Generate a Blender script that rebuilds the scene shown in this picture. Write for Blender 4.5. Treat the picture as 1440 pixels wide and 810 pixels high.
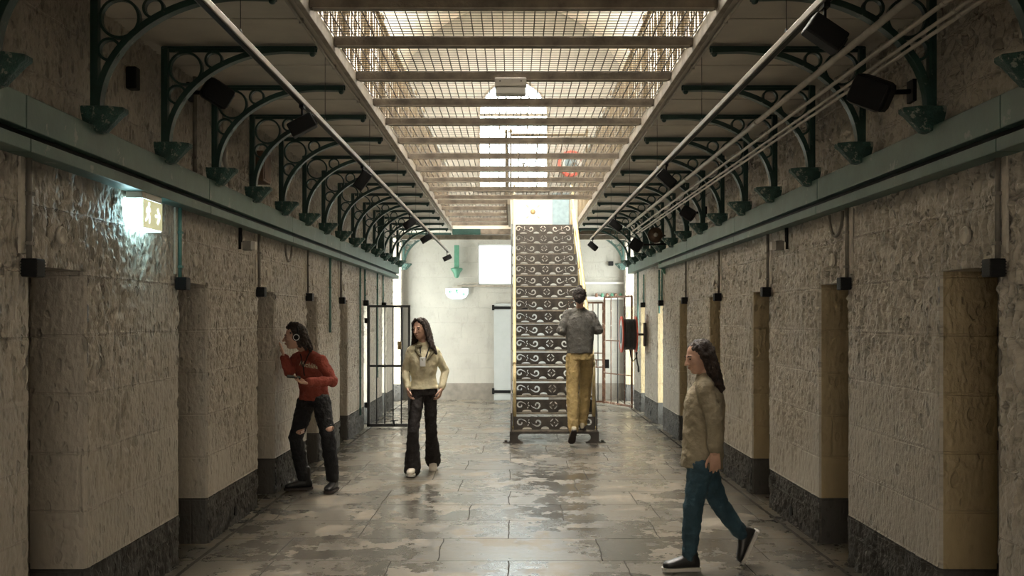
import bpy, bmesh, math, random
import numpy as np
from mathutils import Vector, Matrix, Quaternion
from mathutils.bvhtree import BVHTree
random.seed(7)
for o in list(bpy.data.objects): bpy.data.objects.remove(o, do_unlink=True)
scene = bpy.context.scene
COL = scene.collection
PI = math.pi
# ------------------------------------------------------------------ camera, world, exposure
EYE = 1.67
FPX = 1400.0
cam_d = bpy.data.cameras.new('camera'); cam = bpy.data.objects.new('camera', cam_d); COL.objects.link(cam)
cam_d.sensor_width = 36.0; cam_d.lens = 36.0*FPX/1440.0
cam.location = (0, 0, EYE); cam.rotation_euler = (PI/2, 0, 0)
cam_d.shift_x = -2/1440.0; cam_d.shift_y = 43/1440.0
cam_d.clip_start = 0.05; cam_d.clip_end = 100
scene.camera = cam
scene.view_settings.view_transform = 'Standard'
scene.view_settings.look = 'None'
scene.view_settings.gamma = 1.0
scene.view_settings.use_curve_mapping = False
scene.view_settings.exposure = 0.48
W = bpy.data.worlds.new('world'); scene.world = W; W.use_nodes = True
W.node_tree.nodes['Background'].inputs[0].default_value = (0.9, 0.85, 0.75, 1)
W.node_tree.nodes['Background'].inputs[1].default_value = 0.05
# light strengths
L_WINDOW = 14.0      # arched end window
L_LOWWIN = 0.95       # frosted window low on the end wall
L_ROOF_FILL = [(-2.5, 1.5, 1.0), (5.0, 8.0, 16.0), (8.5, 11.5, 58.0), (14.0, 17.0, 90.0)]
L_CELL_FILL = 5.8        # added glowing panes in the far openings, brighten the far end
L_FRONT_FILL = 18.0        # added fill window behind the camera   # added roof lights y0, y1, strength
L_EXIT = 8.0
L_REAR_FILL = 9.0
# ------------------------------------------------------------------ measurements
XW = 2.27           # wall plane
ZG = 3.37           # underside of gallery floors
XG = 1.17           # gallery edge
YB = 20.5           # end wall
YF = -4.0
ZMESH = 3.43
OPEN = [(4.67+2.09*k, 5.29+2.09*k) for k in range(-2, 7)]+[(18.75, 20.15)]  # last opening is added to throw light in from the side
ZL = 1.92

def at(px, py, Y):
    return Vector(((px-722)*Y/FPX, Y, EYE+(448-py)*Y/FPX))

# ------------------------------------------------------------------ materials
def new_mat(name):
    m = bpy.data.materials.new(name); m.use_nodes = True
    nt = m.node_tree; return m, nt, nt.nodes['Principled BSDF']
def N(nt, t, **kw):
    n = nt.nodes.new(t)
    for k, v in kw.items(): setattr(n, k, v)
    return n
def math_node(nt, op, a, b=None, c=None, clamp=False):
    n = N(nt, 'ShaderNodeMath', operation=op); n.use_clamp = clamp
    for i, v in enumerate((a, b, c)):
        if v is None: continue
        if isinstance(v, (int, float)): n.inputs[i].default_value = v
        else: nt.links.new(v, n.inputs[i])
    return n.outputs[0]
def ramp(nt, fac, stops):
    r = N(nt, 'ShaderNodeValToRGB'); e = r.color_ramp.elements
    while len(e) < len(stops): e.new(0.5)
    for i, (p, c) in enumerate(stops):
        e[i].position = p; e[i].color = tuple(c)+(1,) if len(c) == 3 else c
    nt.links.new(fac, r.inputs[0]); return r.outputs[0]
def mix(nt, fac, a, b, mode='MIX'):
    n = N(nt, 'ShaderNodeMix', data_type='RGBA', blend_type=mode)
    for i, v in ((0, fac), (6, a), (7, b)):
        if isinstance(v, (int, float)): n.inputs[i].default_value = v
        elif isinstance(v, tuple): n.inputs[i].default_value = tuple(v)+(1,) if len(v) == 3 else v
        else: nt.links.new(v, n.inputs[i])
    return n.outputs[2]
def noise(nt, vec, scale, detail=3, rough=0.55, out=0):
    n = N(nt, 'ShaderNodeTexNoise'); n.inputs['Scale'].default_value = scale
    n.inputs['Detail'].default_value = detail; n.inputs['Roughness'].default_value = rough
    if vec is not None: nt.links.new(vec, n.inputs['Vector'])
    return n.outputs[out]
def bump(nt, bsdf, height, strength, dist, prev=None):
    b = N(nt, 'ShaderNodeBump'); b.inputs['Strength'].default_value = strength; b.inputs['Distance'].default_value = dist
    nt.links.new(height, b.inputs['Height'])
    if prev is not None: nt.links.new(prev, b.inputs['Normal'])
    if bsdf is not None: nt.links.new(b.outputs[0], bsdf.inputs['Normal'])
    return b.outputs[0]
def simple(name, col, rough=0.5, metal=0.0, var=0.25, scale=12, bstr=0.15, bdist=0.004, spec=0.5, emit=None, es=0, chips=None):
    m, nt, b = new_mat(name)
    tc = N(nt, 'ShaderNodeTexCoord').outputs['Object']
    f = noise(nt, tc, scale, 4)
    dark = tuple(c*(1-var) for c in col); lite = tuple(min(1, c*(1+var)) for c in col)
    c = ramp(nt, f, [(0.3, dark), (0.7, lite)])
    if chips:
        ch = ramp(nt, noise(nt, tc, chips[1], 5, 0.7), [(chips[2], (0, 0, 0)), (chips[2]+0.03, (1, 1, 1))])
        c = mix(nt, ch, c, chips[0])
    nt.links.new(c, b.inputs['Base Color'])
    b.inputs['Roughness'].default_value = rough; b.inputs['Metallic'].default_value = metal
    b.inputs['Specular IOR Level'].default_value = spec
    if bstr: bump(nt, b, noise(nt, tc, scale*6, 3), bstr, bdist)
    if emit:
        b.inputs['Emission Color'].default_value = tuple(emit)+(1,); b.inputs['Emission Strength'].default_value = es
    return m

def stone_wall(name, base, zoff=0.34, rough_all=1.0, dark=False, bw=0.75, groove=0.9):
    """painted rough-hewn ashlar: courses 0.3125 high"""
    m, nt, b = new_mat(name)
    pos = N(nt, 'ShaderNodeNewGeometry').outputs['Position']
    sep = N(nt, 'ShaderNodeSeparateXYZ'); nt.links.new(pos, sep.inputs[0])
    u = math_node(nt, 'ADD', sep.outputs[0], sep.outputs[1]); z = sep.outputs[2]
    v = math_node(nt, 'SUBTRACT', z, zoff)
    comb = N(nt, 'ShaderNodeCombineXYZ'); nt.links.new(u, comb.inputs[0]); nt.links.new(v, comb.inputs[1])
    wob = noise(nt, pos, 3.0, 2, out=1)
    w2 = N(nt, 'ShaderNodeVectorMath', operation='MULTIPLY_ADD'); nt.links.new(wob, w2.inputs[0])
    w2.inputs[1].default_value = (0.02, 0.02, 0.0); nt.links.new(comb.outputs[0], w2.inputs[2])
    br = N(nt, 'ShaderNodeTexBrick'); nt.links.new(w2.outputs[0], br.inputs['Vector'])
    br.offset = 0.37; br.offset_frequency = 2; br.squash = 0.72; br.squash_frequency = 3
    br.inputs['Color1'].default_value = (0, 0, 0, 1); br.inputs['Color2'].default_value = (1, 1, 1, 1); br.inputs['Mortar'].default_value = (0.5, 0.5, 0.5, 1)
    br.inputs['Scale'].default_value = 1.0; br.inputs['Mortar Size'].default_value = 0.008; br.inputs['Mortar Smooth'].default_value = 0.4
    br.inputs['Brick Width'].default_value = bw; br.inputs['Row Height'].default_value = 0.3125 if not dark else 0.5
    # stretched coordinates for tooling marks: long in z
    st = N(nt, 'ShaderNodeCombineXYZ'); nt.links.new(u, st.inputs[0]); nt.links.new(math_node(nt, 'MULTIPLY', z, 0.5), st.inputs[1])
    vo = N(nt, 'ShaderNodeTexVoronoi', feature='SMOOTH_F1'); vo.inputs['Scale'].default_value = 38; vo.inputs['Smoothness'].default_value = 0.35
    nd = N(nt, 'ShaderNodeVectorMath', operation='MULTIPLY_ADD'); nt.links.new(noise(nt, st.outputs[0], 9, 3, out=1), nd.inputs[0]); nd.inputs[1].default_value = (0.06, 0.06, 0); nt.links.new(st.outputs[0], nd.inputs[2])
    nt.links.new(nd.outputs[0], vo.inputs['Vector'])
    n1 = noise(nt, st.outputs[0], 40, 4, 0.6)
    n2 = noise(nt, st.outputs[0], 75, 3, 0.6)
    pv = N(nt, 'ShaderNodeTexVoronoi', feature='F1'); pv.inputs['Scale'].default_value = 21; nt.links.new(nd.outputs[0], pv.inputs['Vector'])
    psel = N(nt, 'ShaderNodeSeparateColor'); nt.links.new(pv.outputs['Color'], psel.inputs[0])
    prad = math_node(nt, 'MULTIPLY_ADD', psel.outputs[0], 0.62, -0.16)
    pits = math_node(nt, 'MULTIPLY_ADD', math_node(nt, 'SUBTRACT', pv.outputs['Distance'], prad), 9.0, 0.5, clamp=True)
    geo_n = N(nt, 'ShaderNodeNewGeometry'); sn = N(nt, 'ShaderNodeSeparateXYZ'); nt.links.new(geo_n.outputs['True Normal'], sn.inputs[0])
    front = math_node(nt, 'MULTIPLY_ADD', math_node(nt, 'ABSOLUTE', sn.outputs[1]), -0.55, 1.0)
    # smoothness: some blocks dressed smooth, more so low down
    zf = math_node(nt, 'MULTIPLY_ADD', z, 0.75, -0.35, clamp=True)
    blk = math_node(nt, 'MULTIPLY', br.outputs['Color'], 0.45)
    big = math_node(nt, 'MULTIPLY_ADD', noise(nt, pos, 1.1, 2), 1.6, -0.62)
    am = math_node(nt, 'ADD', math_node(nt, 'ADD', zf, blk), big)
    am = math_node(nt, 'MAXIMUM', math_node(nt, 'MINIMUM', am, 1.0), 0.12 if not dark else 0.8)
    am = math_node(nt, 'MULTIPLY', math_node(nt, 'MULTIPLY', am, rough_all), front)
    h = math_node(nt, 'ADD', math_node(nt, 'MULTIPLY', n1, 1.1), math_node(nt, 'MULTIPLY', vo.outputs['Distance'], 0.5))
    h = math_node(nt, 'ADD', h, math_node(nt, 'MULTIPLY', pits, 0.9))
    h = math_node(nt, 'ADD', h, math_node(nt, 'MULTIPLY', n2, 0.25))
    h = math_node(nt, 'MULTIPLY', h, am)
    h = math_node(nt, 'SUBTRACT', h, math_node(nt, 'MULTIPLY', br.outputs['Fac'], groove if dark else groove*0.3))
    bump(nt, b, h, 1.0, 0.024)
    c = mix(nt, ramp(nt, noise(nt, pos, 2.2, 4), [(0.3, (0, 0, 0)), (0.75, (1, 1, 1))]), tuple(x*0.86 for x in base), base)
    cav_shade = ramp(nt, math_node(nt, 'ADD', math_node(nt, 'MULTIPLY', n1, 0.7), math_node(nt, 'MULTIPLY', vo.outputs['Distance'], 0.45)), [(0.40, (1, 1, 1)), (0.52, (0, 0, 0))])
    pm = math_node(nt, 'MAXIMUM', math_node(nt, 'SUBTRACT', 1.0, pits), math_node(nt, 'MULTIPLY', cav_shade, 0.9))
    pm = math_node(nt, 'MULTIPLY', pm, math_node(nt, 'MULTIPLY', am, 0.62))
    c = mix(nt, pm, c, tuple(x*0.32 for x in base))  # shade painted into pits and cavities, deepening the relief
    stain = ramp(nt, noise(nt, st.outputs[0], 4.2, 6, 0.7), [(0.56, (0, 0, 0)), (0.72, (1, 1, 1))])
    c = mix(nt, math_node(nt, 'MULTIPLY', stain, 0.30), c, tuple(x*0.5 for x in base))
    nt.links.new(c, b.inputs['Base Color'])
    b.inputs['Roughness'].default_value = 0.36 if not dark else 0.6
    b.inputs['Specular IOR Level'].default_value = 0.4
    return m

def floor_mat():
    m, nt, b = new_mat('stone_slabs')
    pos = N(nt, 'ShaderNodeNewGeometry').outputs['Position']
    sep = N(nt, 'ShaderNodeSeparateXYZ'); nt.links.new(pos, sep.inputs[0])
    wob = noise(nt, pos, 1.7, 5, 0.6, out=1)
    w2 = N(nt, 'ShaderNodeVectorMath', operation='MULTIPLY_ADD'); nt.links.new(wob, w2.inputs[0])
    w2.inputs[1].default_value = (0.07, 0.07, 0.0); nt.links.new(pos, w2.inputs[2])
    br = N(nt, 'ShaderNodeTexBrick'); nt.links.new(w2.outputs[0], br.inputs['Vector'])
    br.offset = 0.43; br.offset_frequency = 2; br.squash = 0.7; br.squash_frequency = 3
    br.inputs['Color1'].default_value = (0, 0, 0, 1); br.inputs['Color2'].default_value = (1, 1, 1, 1); br.inputs['Mortar'].default_value = (0.5, 0.5, 0.5, 1)
    br.inputs['Scale'].default_value = 1.0; br.inputs['Mortar Size'].default_value = 0.005; br.inputs['Mortar Smooth'].default_value = 0.3
    br.inputs['Brick Width'].default_value = 1.15; br.inputs['Row Height'].default_value = 0.69
    ax = math_node(nt, 'ABSOLUTE', sep.outputs[0])
    gut = math_node(nt, 'LESS_THAN', math_node(nt, 'ABSOLUTE', math_node(nt, 'SUBTRACT', math_node(nt, 'ADD', ax, math_node(nt, 'MULTIPLY', noise(nt, pos, 6, 4), 0.03)), 2.20)), 0.014)
    n1 = noise(nt, pos, 1.6, 7, 0.62); n3 = noise(nt, pos, 7, 6, 0.7)
    patch = ramp(nt, n1, [(0.47, (0, 0, 0)), (0.53, (1, 1, 1))])
    flake = ramp(nt, noise(nt, pos, 3.3, 8, 0.68), [(0.56, (0, 0, 0)), (0.63, (1, 1, 1))])
    c = mix(nt, br.outputs['Color'], (0.10, 0.087, 0.067), (0.165, 0.145, 0.112))
    c = mix(nt, math_node(nt, 'MULTIPLY', patch, 0.55), c, (0.065, 0.062, 0.054))
    c = mix(nt, math_node(nt, 'MULTIPLY', flake, 0.45), c, (0.24, 0.205, 0.155))
    c = mix(nt, math_node(nt, 'MULTIPLY', ramp(nt, n3, [(0.38, (1, 1, 1)), (0.5, (0, 0, 0))]), 0.55), c, (0.06, 0.054, 0.045))
    wet = ramp(nt, noise(nt, pos, 0.75, 4, 0.55), [(0.40, (0, 0, 0)), (0.66, (1, 1, 1))])
    c = mix(nt, math_node(nt, 'MULTIPLY', wet, 0.55), c, (0.052, 0.046, 0.037))
    tan_ = ramp(nt, noise(nt, pos, 2.1, 9, 0.66), [(0.545, (0, 0, 0)), (0.57, (1, 1, 1))])
    c = mix(nt, math_node(nt, 'MULTIPLY', tan_, 0.45), c, (0.25, 0.205, 0.145))
    edge = math_node(nt, 'MAXIMUM', br.outputs['Fac'], gut)
    c = mix(nt, edge, c, (0.032, 0.027, 0.021))
    nt.links.new(c, b.inputs['Base Color'])
    r = math_node(nt, 'ADD', math_node(nt, 'MULTIPLY', patch, -0.08), math_node(nt, 'MULTIPLY', flake, 0.16))
    r = math_node(nt, 'ADD', r, math_node(nt, 'MULTIPLY_ADD', n3, 0.25, 0.24))
    r = math_node(nt, 'ADD', r, math_node(nt, 'ADD', math_node(nt, 'MULTIPLY', wet, -0.14), math_node(nt, 'MULTIPLY', tan_, 0.15)))
    r = math_node(nt, 'MAXIMUM', r, math_node(nt, 'MULTIPLY', edge, 0.9))
    nt.links.new(r, b.inputs['Roughness'])
    h = math_node(nt, 'MULTIPLY', n3, 0.35)
    h = math_node(nt, 'ADD', h, math_node(nt, 'MULTIPLY', noise(nt, pos, 24, 4, 0.6), 0.12))
    h = math_node(nt, 'ADD', h, math_node(nt, 'MULTIPLY', flake, -0.10))
    h = math_node(nt, 'SUBTRACT', h, edge)
    bump(nt, b, h, 0.55, 0.010)
    b.inputs['Specular IOR Level'].default_value = 0.45
    return m

def emit_mat(name, col, s, rough=0.5):
    m, nt, b = new_mat(name)
    b.inputs['Base Color'].default_value = (0.7, 0.7, 0.7, 1)
    tc = N(nt, 'ShaderNodeTexCoord').outputs['Object']
    f = noise(nt, tc, 2.0, 2)
    nt.links.new(mix(nt, f, tuple(c*0.94 for c in col), col), b.inputs['Emission Color'])
    b.inputs['Emission Strength'].default_value = s; b.inputs['Roughness'].default_value = rough
    return m

M = {}
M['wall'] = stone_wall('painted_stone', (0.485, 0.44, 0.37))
M['jamb_right'] = stone_wall('cream_yellow_painted_stone', (0.42, 0.33, 0.19), rough_all=0.8)  # yellower base colour for the right-hand jambs
M['upper'] = simple('upper_plaster', (0.66, 0.62, 0.54), 0.7, var=0.08, scale=2, bstr=0.3, bdist=0.01)
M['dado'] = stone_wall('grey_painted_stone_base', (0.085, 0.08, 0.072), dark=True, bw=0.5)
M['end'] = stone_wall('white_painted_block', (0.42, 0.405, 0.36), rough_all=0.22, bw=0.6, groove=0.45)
M['enddado'] = simple('end_wall_base_paint', (0.19, 0.17, 0.14), 0.7, var=0.2, scale=8, bstr=0.5, bdist=0.01)
M['floor'] = floor_mat()
M['ceil'] = simple('ceiling_boards', (0.52, 0.48, 0.41), 0.6, var=0.12, scale=3, bstr=0.3, bdist=0.006)
M['green'] = simple('green_iron_paint', (0.016, 0.050, 0.040), 0.38, var=0.3, scale=10, bstr=0.3, bdist=0.004, chips=((0.13, 0.16, 0.13), 14, 0.64))
M['beam'] = simple('green_beam_paint', (0.060, 0.112, 0.092), 0.45, var=0.2, scale=5, bstr=0.25, bdist=0.004, chips=((0.15, 0.18, 0.155), 6, 0.62))
M['corbel'] = simple('chipped_green_corbel', (0.022, 0.07, 0.055), 0.5, var=0.4, scale=14, bstr=0.9, bdist=0.02, chips=((0.22, 0.24, 0.20), 22, 0.57))
M['cap'] = simple('fresh_green_paint', (0.07, 0.20, 0.13), 0.5, var=0.2, scale=8, bstr=0.2)
M['timber'] = simple('weathered_timber', (0.135, 0.11, 0.082), 0.7, var=0.4, scale=9, bstr=0.6, bdist=0.008)
M['edge'] = simple('edge_timber', (0.29, 0.255, 0.205), 0.65, var=0.3, scale=9, bstr=0.4, bdist=0.006)
M['wire'] = simple('dark_wire', (0.018, 0.016, 0.013), 0.6, metal=0.0, var=0.3, scale=20, bstr=0)
M['yellow'] = simple('ochre_rail_paint', (0.50, 0.40, 0.20), 0.45, var=0.25, scale=8, bstr=0.2, chips=((0.16, 0.11, 0.06), 16, 0.62))
M['ochre'] = simple('dull_ochre_iron', (0.17, 0.13, 0.075), 0.5, var=0.3, scale=8, bstr=0.2)
M['iron'] = simple('dark_brown_iron', (0.050, 0.042, 0.034), 0.5, metal=0.15, var=0.4, scale=12, bstr=0.4, bdist=0.004)
M['tread'] = simple('worn_tread_iron', (0.16, 0.135, 0.10), 0.45, metal=0.2, var=0.4, scale=14, bstr=0.3)
M['rust'] = simple('rusty_brown_iron', (0.17, 0.085, 0.05), 0.6, var=0.5, scale=10, bstr=0.4, chips=((0.45, 0.38, 0.30), 10, 0.60))
M['gate'] = simple('charcoal_gate_paint', (0.045, 0.045, 0.045), 0.5, var=0.3, scale=12, bstr=0.2)
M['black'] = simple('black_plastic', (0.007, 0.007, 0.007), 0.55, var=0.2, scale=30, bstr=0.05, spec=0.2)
M['track'] = simple('pale_metal_track', (0.30, 0.27, 0.23), 0.4, metal=0.3, var=0.15, scale=20, bstr=0.05)
M['pipe'] = simple('pale_painted_pipe', (0.42, 0.39, 0.33), 0.45, var=0.15, scale=12, bstr=0.1)
M['conduit'] = simple('wall_conduit', (0.16, 0.145, 0.12), 0.5, var=0.3, scale=12, bstr=0.2)
M['conduit_green'] = simple('green_conduit', (0.08, 0.19, 0.16), 0.5, var=0.25, scale=12, bstr=0.2)
M['plaque'] = simple('painted_stone_disc', (0.50, 0.46, 0.39), 0.5, var=0.15, scale=20, bstr=0.6, bdist=0.006)
M['beige'] = simple('beige_plastic', (0.55, 0.52, 0.46), 0.45, var=0.05, scale=10, bstr=0)
M['red'] = simple('red_enamel', (0.62, 0.10, 0.06), 0.4, var=0.15, scale=12, bstr=0.05)
M['blue'] = simple('blue_enamel', (0.20, 0.28, 0.32), 0.4, var=0.15, scale=12, bstr=0.05)
M['hose'] = simple('black_rubber_hose', (0.02, 0.022, 0.022), 0.5, var=0.2, scale=20, bstr=0.1)
M['white'] = simple('white_gloss_paint', (0.72, 0.72, 0.68), 0.4, var=0.06, scale=4, bstr=0.1)
M['panelpaint'] = simple('off_white_paint', (0.40, 0.42, 0.41), 0.5, var=0.05, scale=4, bstr=0.1)
M['door'] = simple('cell_door_paint', (0.16, 0.14, 0.11), 0.5, var=0.3, scale=7, bstr=0.4)
M['brass'] = simple('dull_brass', (0.35, 0.25, 0.12), 0.4, metal=0.6, var=0.2, scale=20, bstr=0.05)
M['wood'] = simple('brown_wood', (0.12, 0.07, 0.04), 0.55, var=0.4, scale=9, bstr=0.3)
M['skin'] = simple('skin', (0.52, 0.31, 0.22), 0.5, var=0.1, scale=14, bstr=0.05)
M['hair_dark'] = simple('dark_brown_hair', (0.022, 0.013, 0.009), 0.5, var=0.5, scale=30, bstr=1.0, bdist=0.012)
M['hair_brown'] = simple('brown_hair', (0.035, 0.02, 0.013), 0.5, var=0.5, scale=30, bstr=1.0, bdist=0.012)
M['sweat_red'] = simple('red_sweatshirt', (0.27, 0.052, 0.032), 0.85, var=0.18, scale=9, bstr=0.6, bdist=0.012)
M['jeans_black'] = simple('black_denim', (0.010, 0.010, 0.011), 0.8, var=0.4, scale=14, bstr=0.6, bdist=0.01)
M['blouse'] = simple('pale_olive_blouse', (0.62, 0.56, 0.38), 0.85, var=0.18, scale=7, bstr=0.5, bdist=0.01)
M['collar'] = simple('olive_scarf', (0.17, 0.145, 0.085), 0.85, var=0.2, scale=9, bstr=0.5, bdist=0.01)
M['flare'] = simple('dark_brown_flares', (0.018, 0.014, 0.013), 0.8, var=0.3, scale=12, bstr=0.6, bdist=0.01)
M['sweat_grey'] = simple('grey_jumper', (0.105, 0.10, 0.09), 0.9, var=0.2, scale=9, bstr=0.7, bdist=0.012)
M['khaki'] = simple('khaki_trousers', (0.36, 0.26, 0.11), 0.85, var=0.2, scale=7, bstr=0.7, bdist=0.014)
M['jacket'] = simple('beige_jacket', (0.27, 0.225, 0.15), 0.85, var=0.18, scale=6, bstr=0.7, bdist=0.012)
M['jacket_band'] = simple('brown_jacket_band', (0.14, 0.11, 0.07), 0.85, var=0.18, scale=6, bstr=0.5, bdist=0.01)
M['jeans_teal'] = simple('teal_blue_denim', (0.026, 0.066, 0.09), 0.8, var=0.3, scale=12, bstr=0.6, bdist=0.01)
M['shoe_black'] = simple('black_leather', (0.012, 0.012, 0.012), 0.4, var=0.3, scale=14, bstr=0.3)
M['shoe_pale'] = simple('pale_canvas', (0.42, 0.37, 0.28), 0.7, var=0.15, scale=14, bstr=0.3)
M['shoe_white'] = simple('white_trainer', (0.62, 0.56, 0.47), 0.6, var=0.1, scale=14, bstr=0.2)
M['sole'] = simple('dark_sole', (0.035, 0.025, 0.02), 0.6, var=0.2, scale=14, bstr=0.2)
M['sole_white'] = simple('white_sole', (0.55, 0.52, 0.47), 0.6, var=0.1, scale=14, bstr=0.1)
M['cream'] = simple('cream_print', (0.62, 0.55, 0.38), 0.8, var=0.05, scale=14, bstr=0)
M['eye'] = simple('eye_dark', (0.02, 0.013, 0.01), 0.2, var=0.1, scale=30, bstr=0)
M['lips'] = simple('lips', (0.36, 0.14, 0.11), 0.45, var=0.1, scale=30, bstr=0)
M['exit_box'] = emit_mat('lit_diffuser', (0.55, 0.92, 1.0), L_EXIT)
M['exit_face'] = emit_mat('lit_pale_green_panel', (0.75, 0.74, 0.36), 0.42)
M['exit_icon'] = emit_mat('lit_white_symbol', (0.9, 1.0, 0.98), 1.0)
M['exit_face2'] = emit_mat('lit_white_panel', (0.70, 0.95, 0.98), 0.55)
M['exit_green'] = simple('green_symbol', (0.05, 0.45, 0.2), 0.5, var=0.05, bstr=0)
M['daylight'] = emit_mat('daylit_glass', (0.93, 1.0, 0.95), L_CELL_FILL)
M['daylight_tall'] = emit_mat('tall_daylit_glass', (0.95, 1.0, 0.95), L_CELL_FILL*1.35)
M['front_glass'] = emit_mat('warm_daylit_glass', (1.0, 0.9, 0.76), L_FRONT_FILL)
M['batten'] = emit_mat('fluorescent_tube', (0.95, 1.0, 0.96), L_REAR_FILL)
M['win'] = emit_mat('bright_window_glass', (0.80, 0.97, 1.0), L_WINDOW)
M['lowwin'] = emit_mat('bright_frosted_glass', (0.82, 0.95, 1.0), L_LOWWIN)

# ------------------------------------------------------------------ mesh builder
class MB:
    def __init__(s): s.v = []; s.f = []; s.sm = []
    def add(s, vs, fs, smooth=False):
        b = len(s.v); s.v += [Vector(v) for v in vs]
        s.f += [tuple(i+b for i in f) for f in fs]; s.sm += [smooth]*len(fs)
        return s
    def box(s, lo, hi):
        x0, y0, z0 = lo; x1, y1, z1 = hi
        x0, x1 = min(x0, x1), max(x0, x1); y0, y1 = min(y0, y1), max(y0, y1); z0, z1 = min(z0, z1), max(z0, z1)
        return s.add([(x0,y0,z0),(x1,y0,z0),(x1,y1,z0),(x0,y1,z0),(x0,y0,z1),(x1,y0,z1),(x1,y1,z1),(x0,y1,z1)],
              [(0,3,2,1),(4,5,6,7),(0,1,5,4),(1,2,6,5),(2,3,7,6),(3,0,4,7)])
    def obox(s, c, size, R=None):
        hx, hy, hz = [q/2 for q in size]; c = Vector(c); R = R or Matrix.Identity(3)
        vs = [c+R@Vector((a*hx, b*hy, d*hz)) for d in (-1, 1) for a, b in ((-1,-1),(1,-1),(1,1),(-1,1))]
        return s.add(vs, [(0,3,2,1),(4,5,6,7),(0,1,5,4),(1,2,6,5),(2,3,7,6),(3,0,4,7)])
    def bevbox(s, c, size, bev, R=None):
        bm = bmesh.new(); bmesh.ops.create_cube(bm, size=1)
        bmesh.ops.scale(bm, vec=size, verts=bm.verts)
        bmesh.ops.bevel(bm, geom=list(bm.edges), offset=bev, segments=2, affect='EDGES', profile=0.5)
        R = R or Matrix.Identity(3)
        bm.verts.index_update()
        s.add([Vector(c)+R@v.co for v in bm.verts], [tuple(v.index for v in f.verts) for f in bm.faces]); bm.free(); return s
    def bar(s, a, b, w, h=None, up=(0, 0, 1)):
        a = Vector(a); b = Vector(b); h = h or w; d = (b-a)
        L = d.length; d.normalize(); up = Vector(up)
        if abs(d.dot(up)) > 0.98: up = Vector((0, 1, 0))
        x = d.cross(up).normalized(); z = x.cross(d).normalized()
        R = Matrix((x, d, z)).transposed()
        return s.obox((a+b)/2, (w, L, h), R)
    def tube(s, pts, r, seg=8, caps=True, closed=False):
        pts = [Vector(p) for p in pts]; n = len(pts)
        rs = r if isinstance(r, (list, tuple)) else [r]*n
        tan = []
        for i in range(n):
            if closed: t = pts[(i+1) % n]-pts[i-1]
            else: t = pts[min(i+1, n-1)]-pts[max(i-1, 0)]
            tan.append(t.normalized() if t.length > 1e-9 else Vector((0, 0, 1)))
        up = Vector((0, 0, 1)) if abs(tan[0].z) < 0.9 else Vector((0, 1, 0))
        x = tan[0].cross(up).normalized(); vs = []
        for i in range(n):
            x = (x-tan[i]*x.dot(tan[i])).normalized(); y = tan[i].cross(x)
            for k in range(seg):
                a = 2*PI*k/seg; vs.append(pts[i]+(x*math.cos(a)+y*math.sin(a))*rs[i])
        fs = []
        for i in range(n if closed else n-1):
            j = (i+1) % n
            for k in range(seg):
                l = (k+1) % seg; fs.append((i*seg+k, i*seg+l, j*seg+l, j*seg+k))
        s.add(vs, fs, True)
        if caps and not closed:
            b = len(s.v)-len(vs)
            s.f.append(tuple(b+k for k in reversed(range(seg)))); s.f.append(tuple(b+(n-1)*seg+k for k in range(seg))); s.sm += [False, False]
        return s
    def strip(s, pts, w, t, side):
        """flat bar bent along pts: width w along side, thickness t in the bend plane"""
        pts = [Vector(p) for p in pts]; n = len(pts); side = Vector(side).normalized(); vs = []
        for i in range(n):
            tn = (pts[min(i+1, n-1)]-pts[max(i-1, 0)]).normalized(); nr = tn.cross(side).normalized()
            for a, b in ((-1,-1),(1,-1),(1,1),(-1,1)): vs.append(pts[i]+side*(a*w/2)+nr*(b*t/2))
        fs = [(0, 1, 2, 3), tuple((n-1)*4+k for k in (3, 2, 1, 0))]
        for i in range(n-1):
            for k in range(4):
                l = (k+1) % 4; fs.append((i*4+k, (i+1)*4+k, (i+1)*4+l, i*4+l))
        return s.add(vs, fs)
    def ringband(s, c, r, w, t, axis=(0, 1, 0), seg=24):
        """hoop: flat band of width w along the axis and radial thickness t"""
        ax = Vector(axis).normalized(); u = ax.cross(Vector((0, 0, 1)) if abs(ax.z) < .9 else Vector((1, 0, 0))).normalized(); v = ax.cross(u); c = Vector(c)
        vs = []; fs = []
        for i in range(seg):
            a = 2*PI*i/seg; d = u*math.cos(a)+v*math.sin(a)
            for rr, ww in ((r+t/2, -w/2), (r+t/2, w/2), (r-t/2, w/2), (r-t/2, -w/2)): vs.append(c+d*rr+ax*ww)
        for i in range(seg):
            j = (i+1) % seg
            for k in range(4):
                l = (k+1) % 4; fs.append((i*4+k, j*4+k, j*4+l, i*4+l))
        return s.add(vs, fs, False)
    def lathe(s, c, prof, axis=(0, 0, 1), seg=20):
        """prof: (r, h) along axis, closed ends"""
        ax = Vector(axis).normalized(); u = ax.cross(Vector((0, 0, 1)) if abs(ax.z) < .9 else Vector((1, 0, 0))).normalized(); v = ax.cross(u); c = Vector(c)
        vs = []; fs = []
        for r, h in prof:
            for i in range(seg):
                a = 2*PI*i/seg; vs.append(c+(u*math.cos(a)+v*math.sin(a))*max(r, 1e-4)+ax*h)
        for j in range(len(prof)-1):
            for i in range(seg):
                k = (i+1) % seg; fs.append((j*seg+i, j*seg+k, (j+1)*seg+k, (j+1)*seg+i))
        fs.append(tuple(reversed(range(seg)))); n = (len(prof)-1)*seg; fs.append(tuple(n+i for i in range(seg)))
        return s.add(vs, fs, True)
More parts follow.
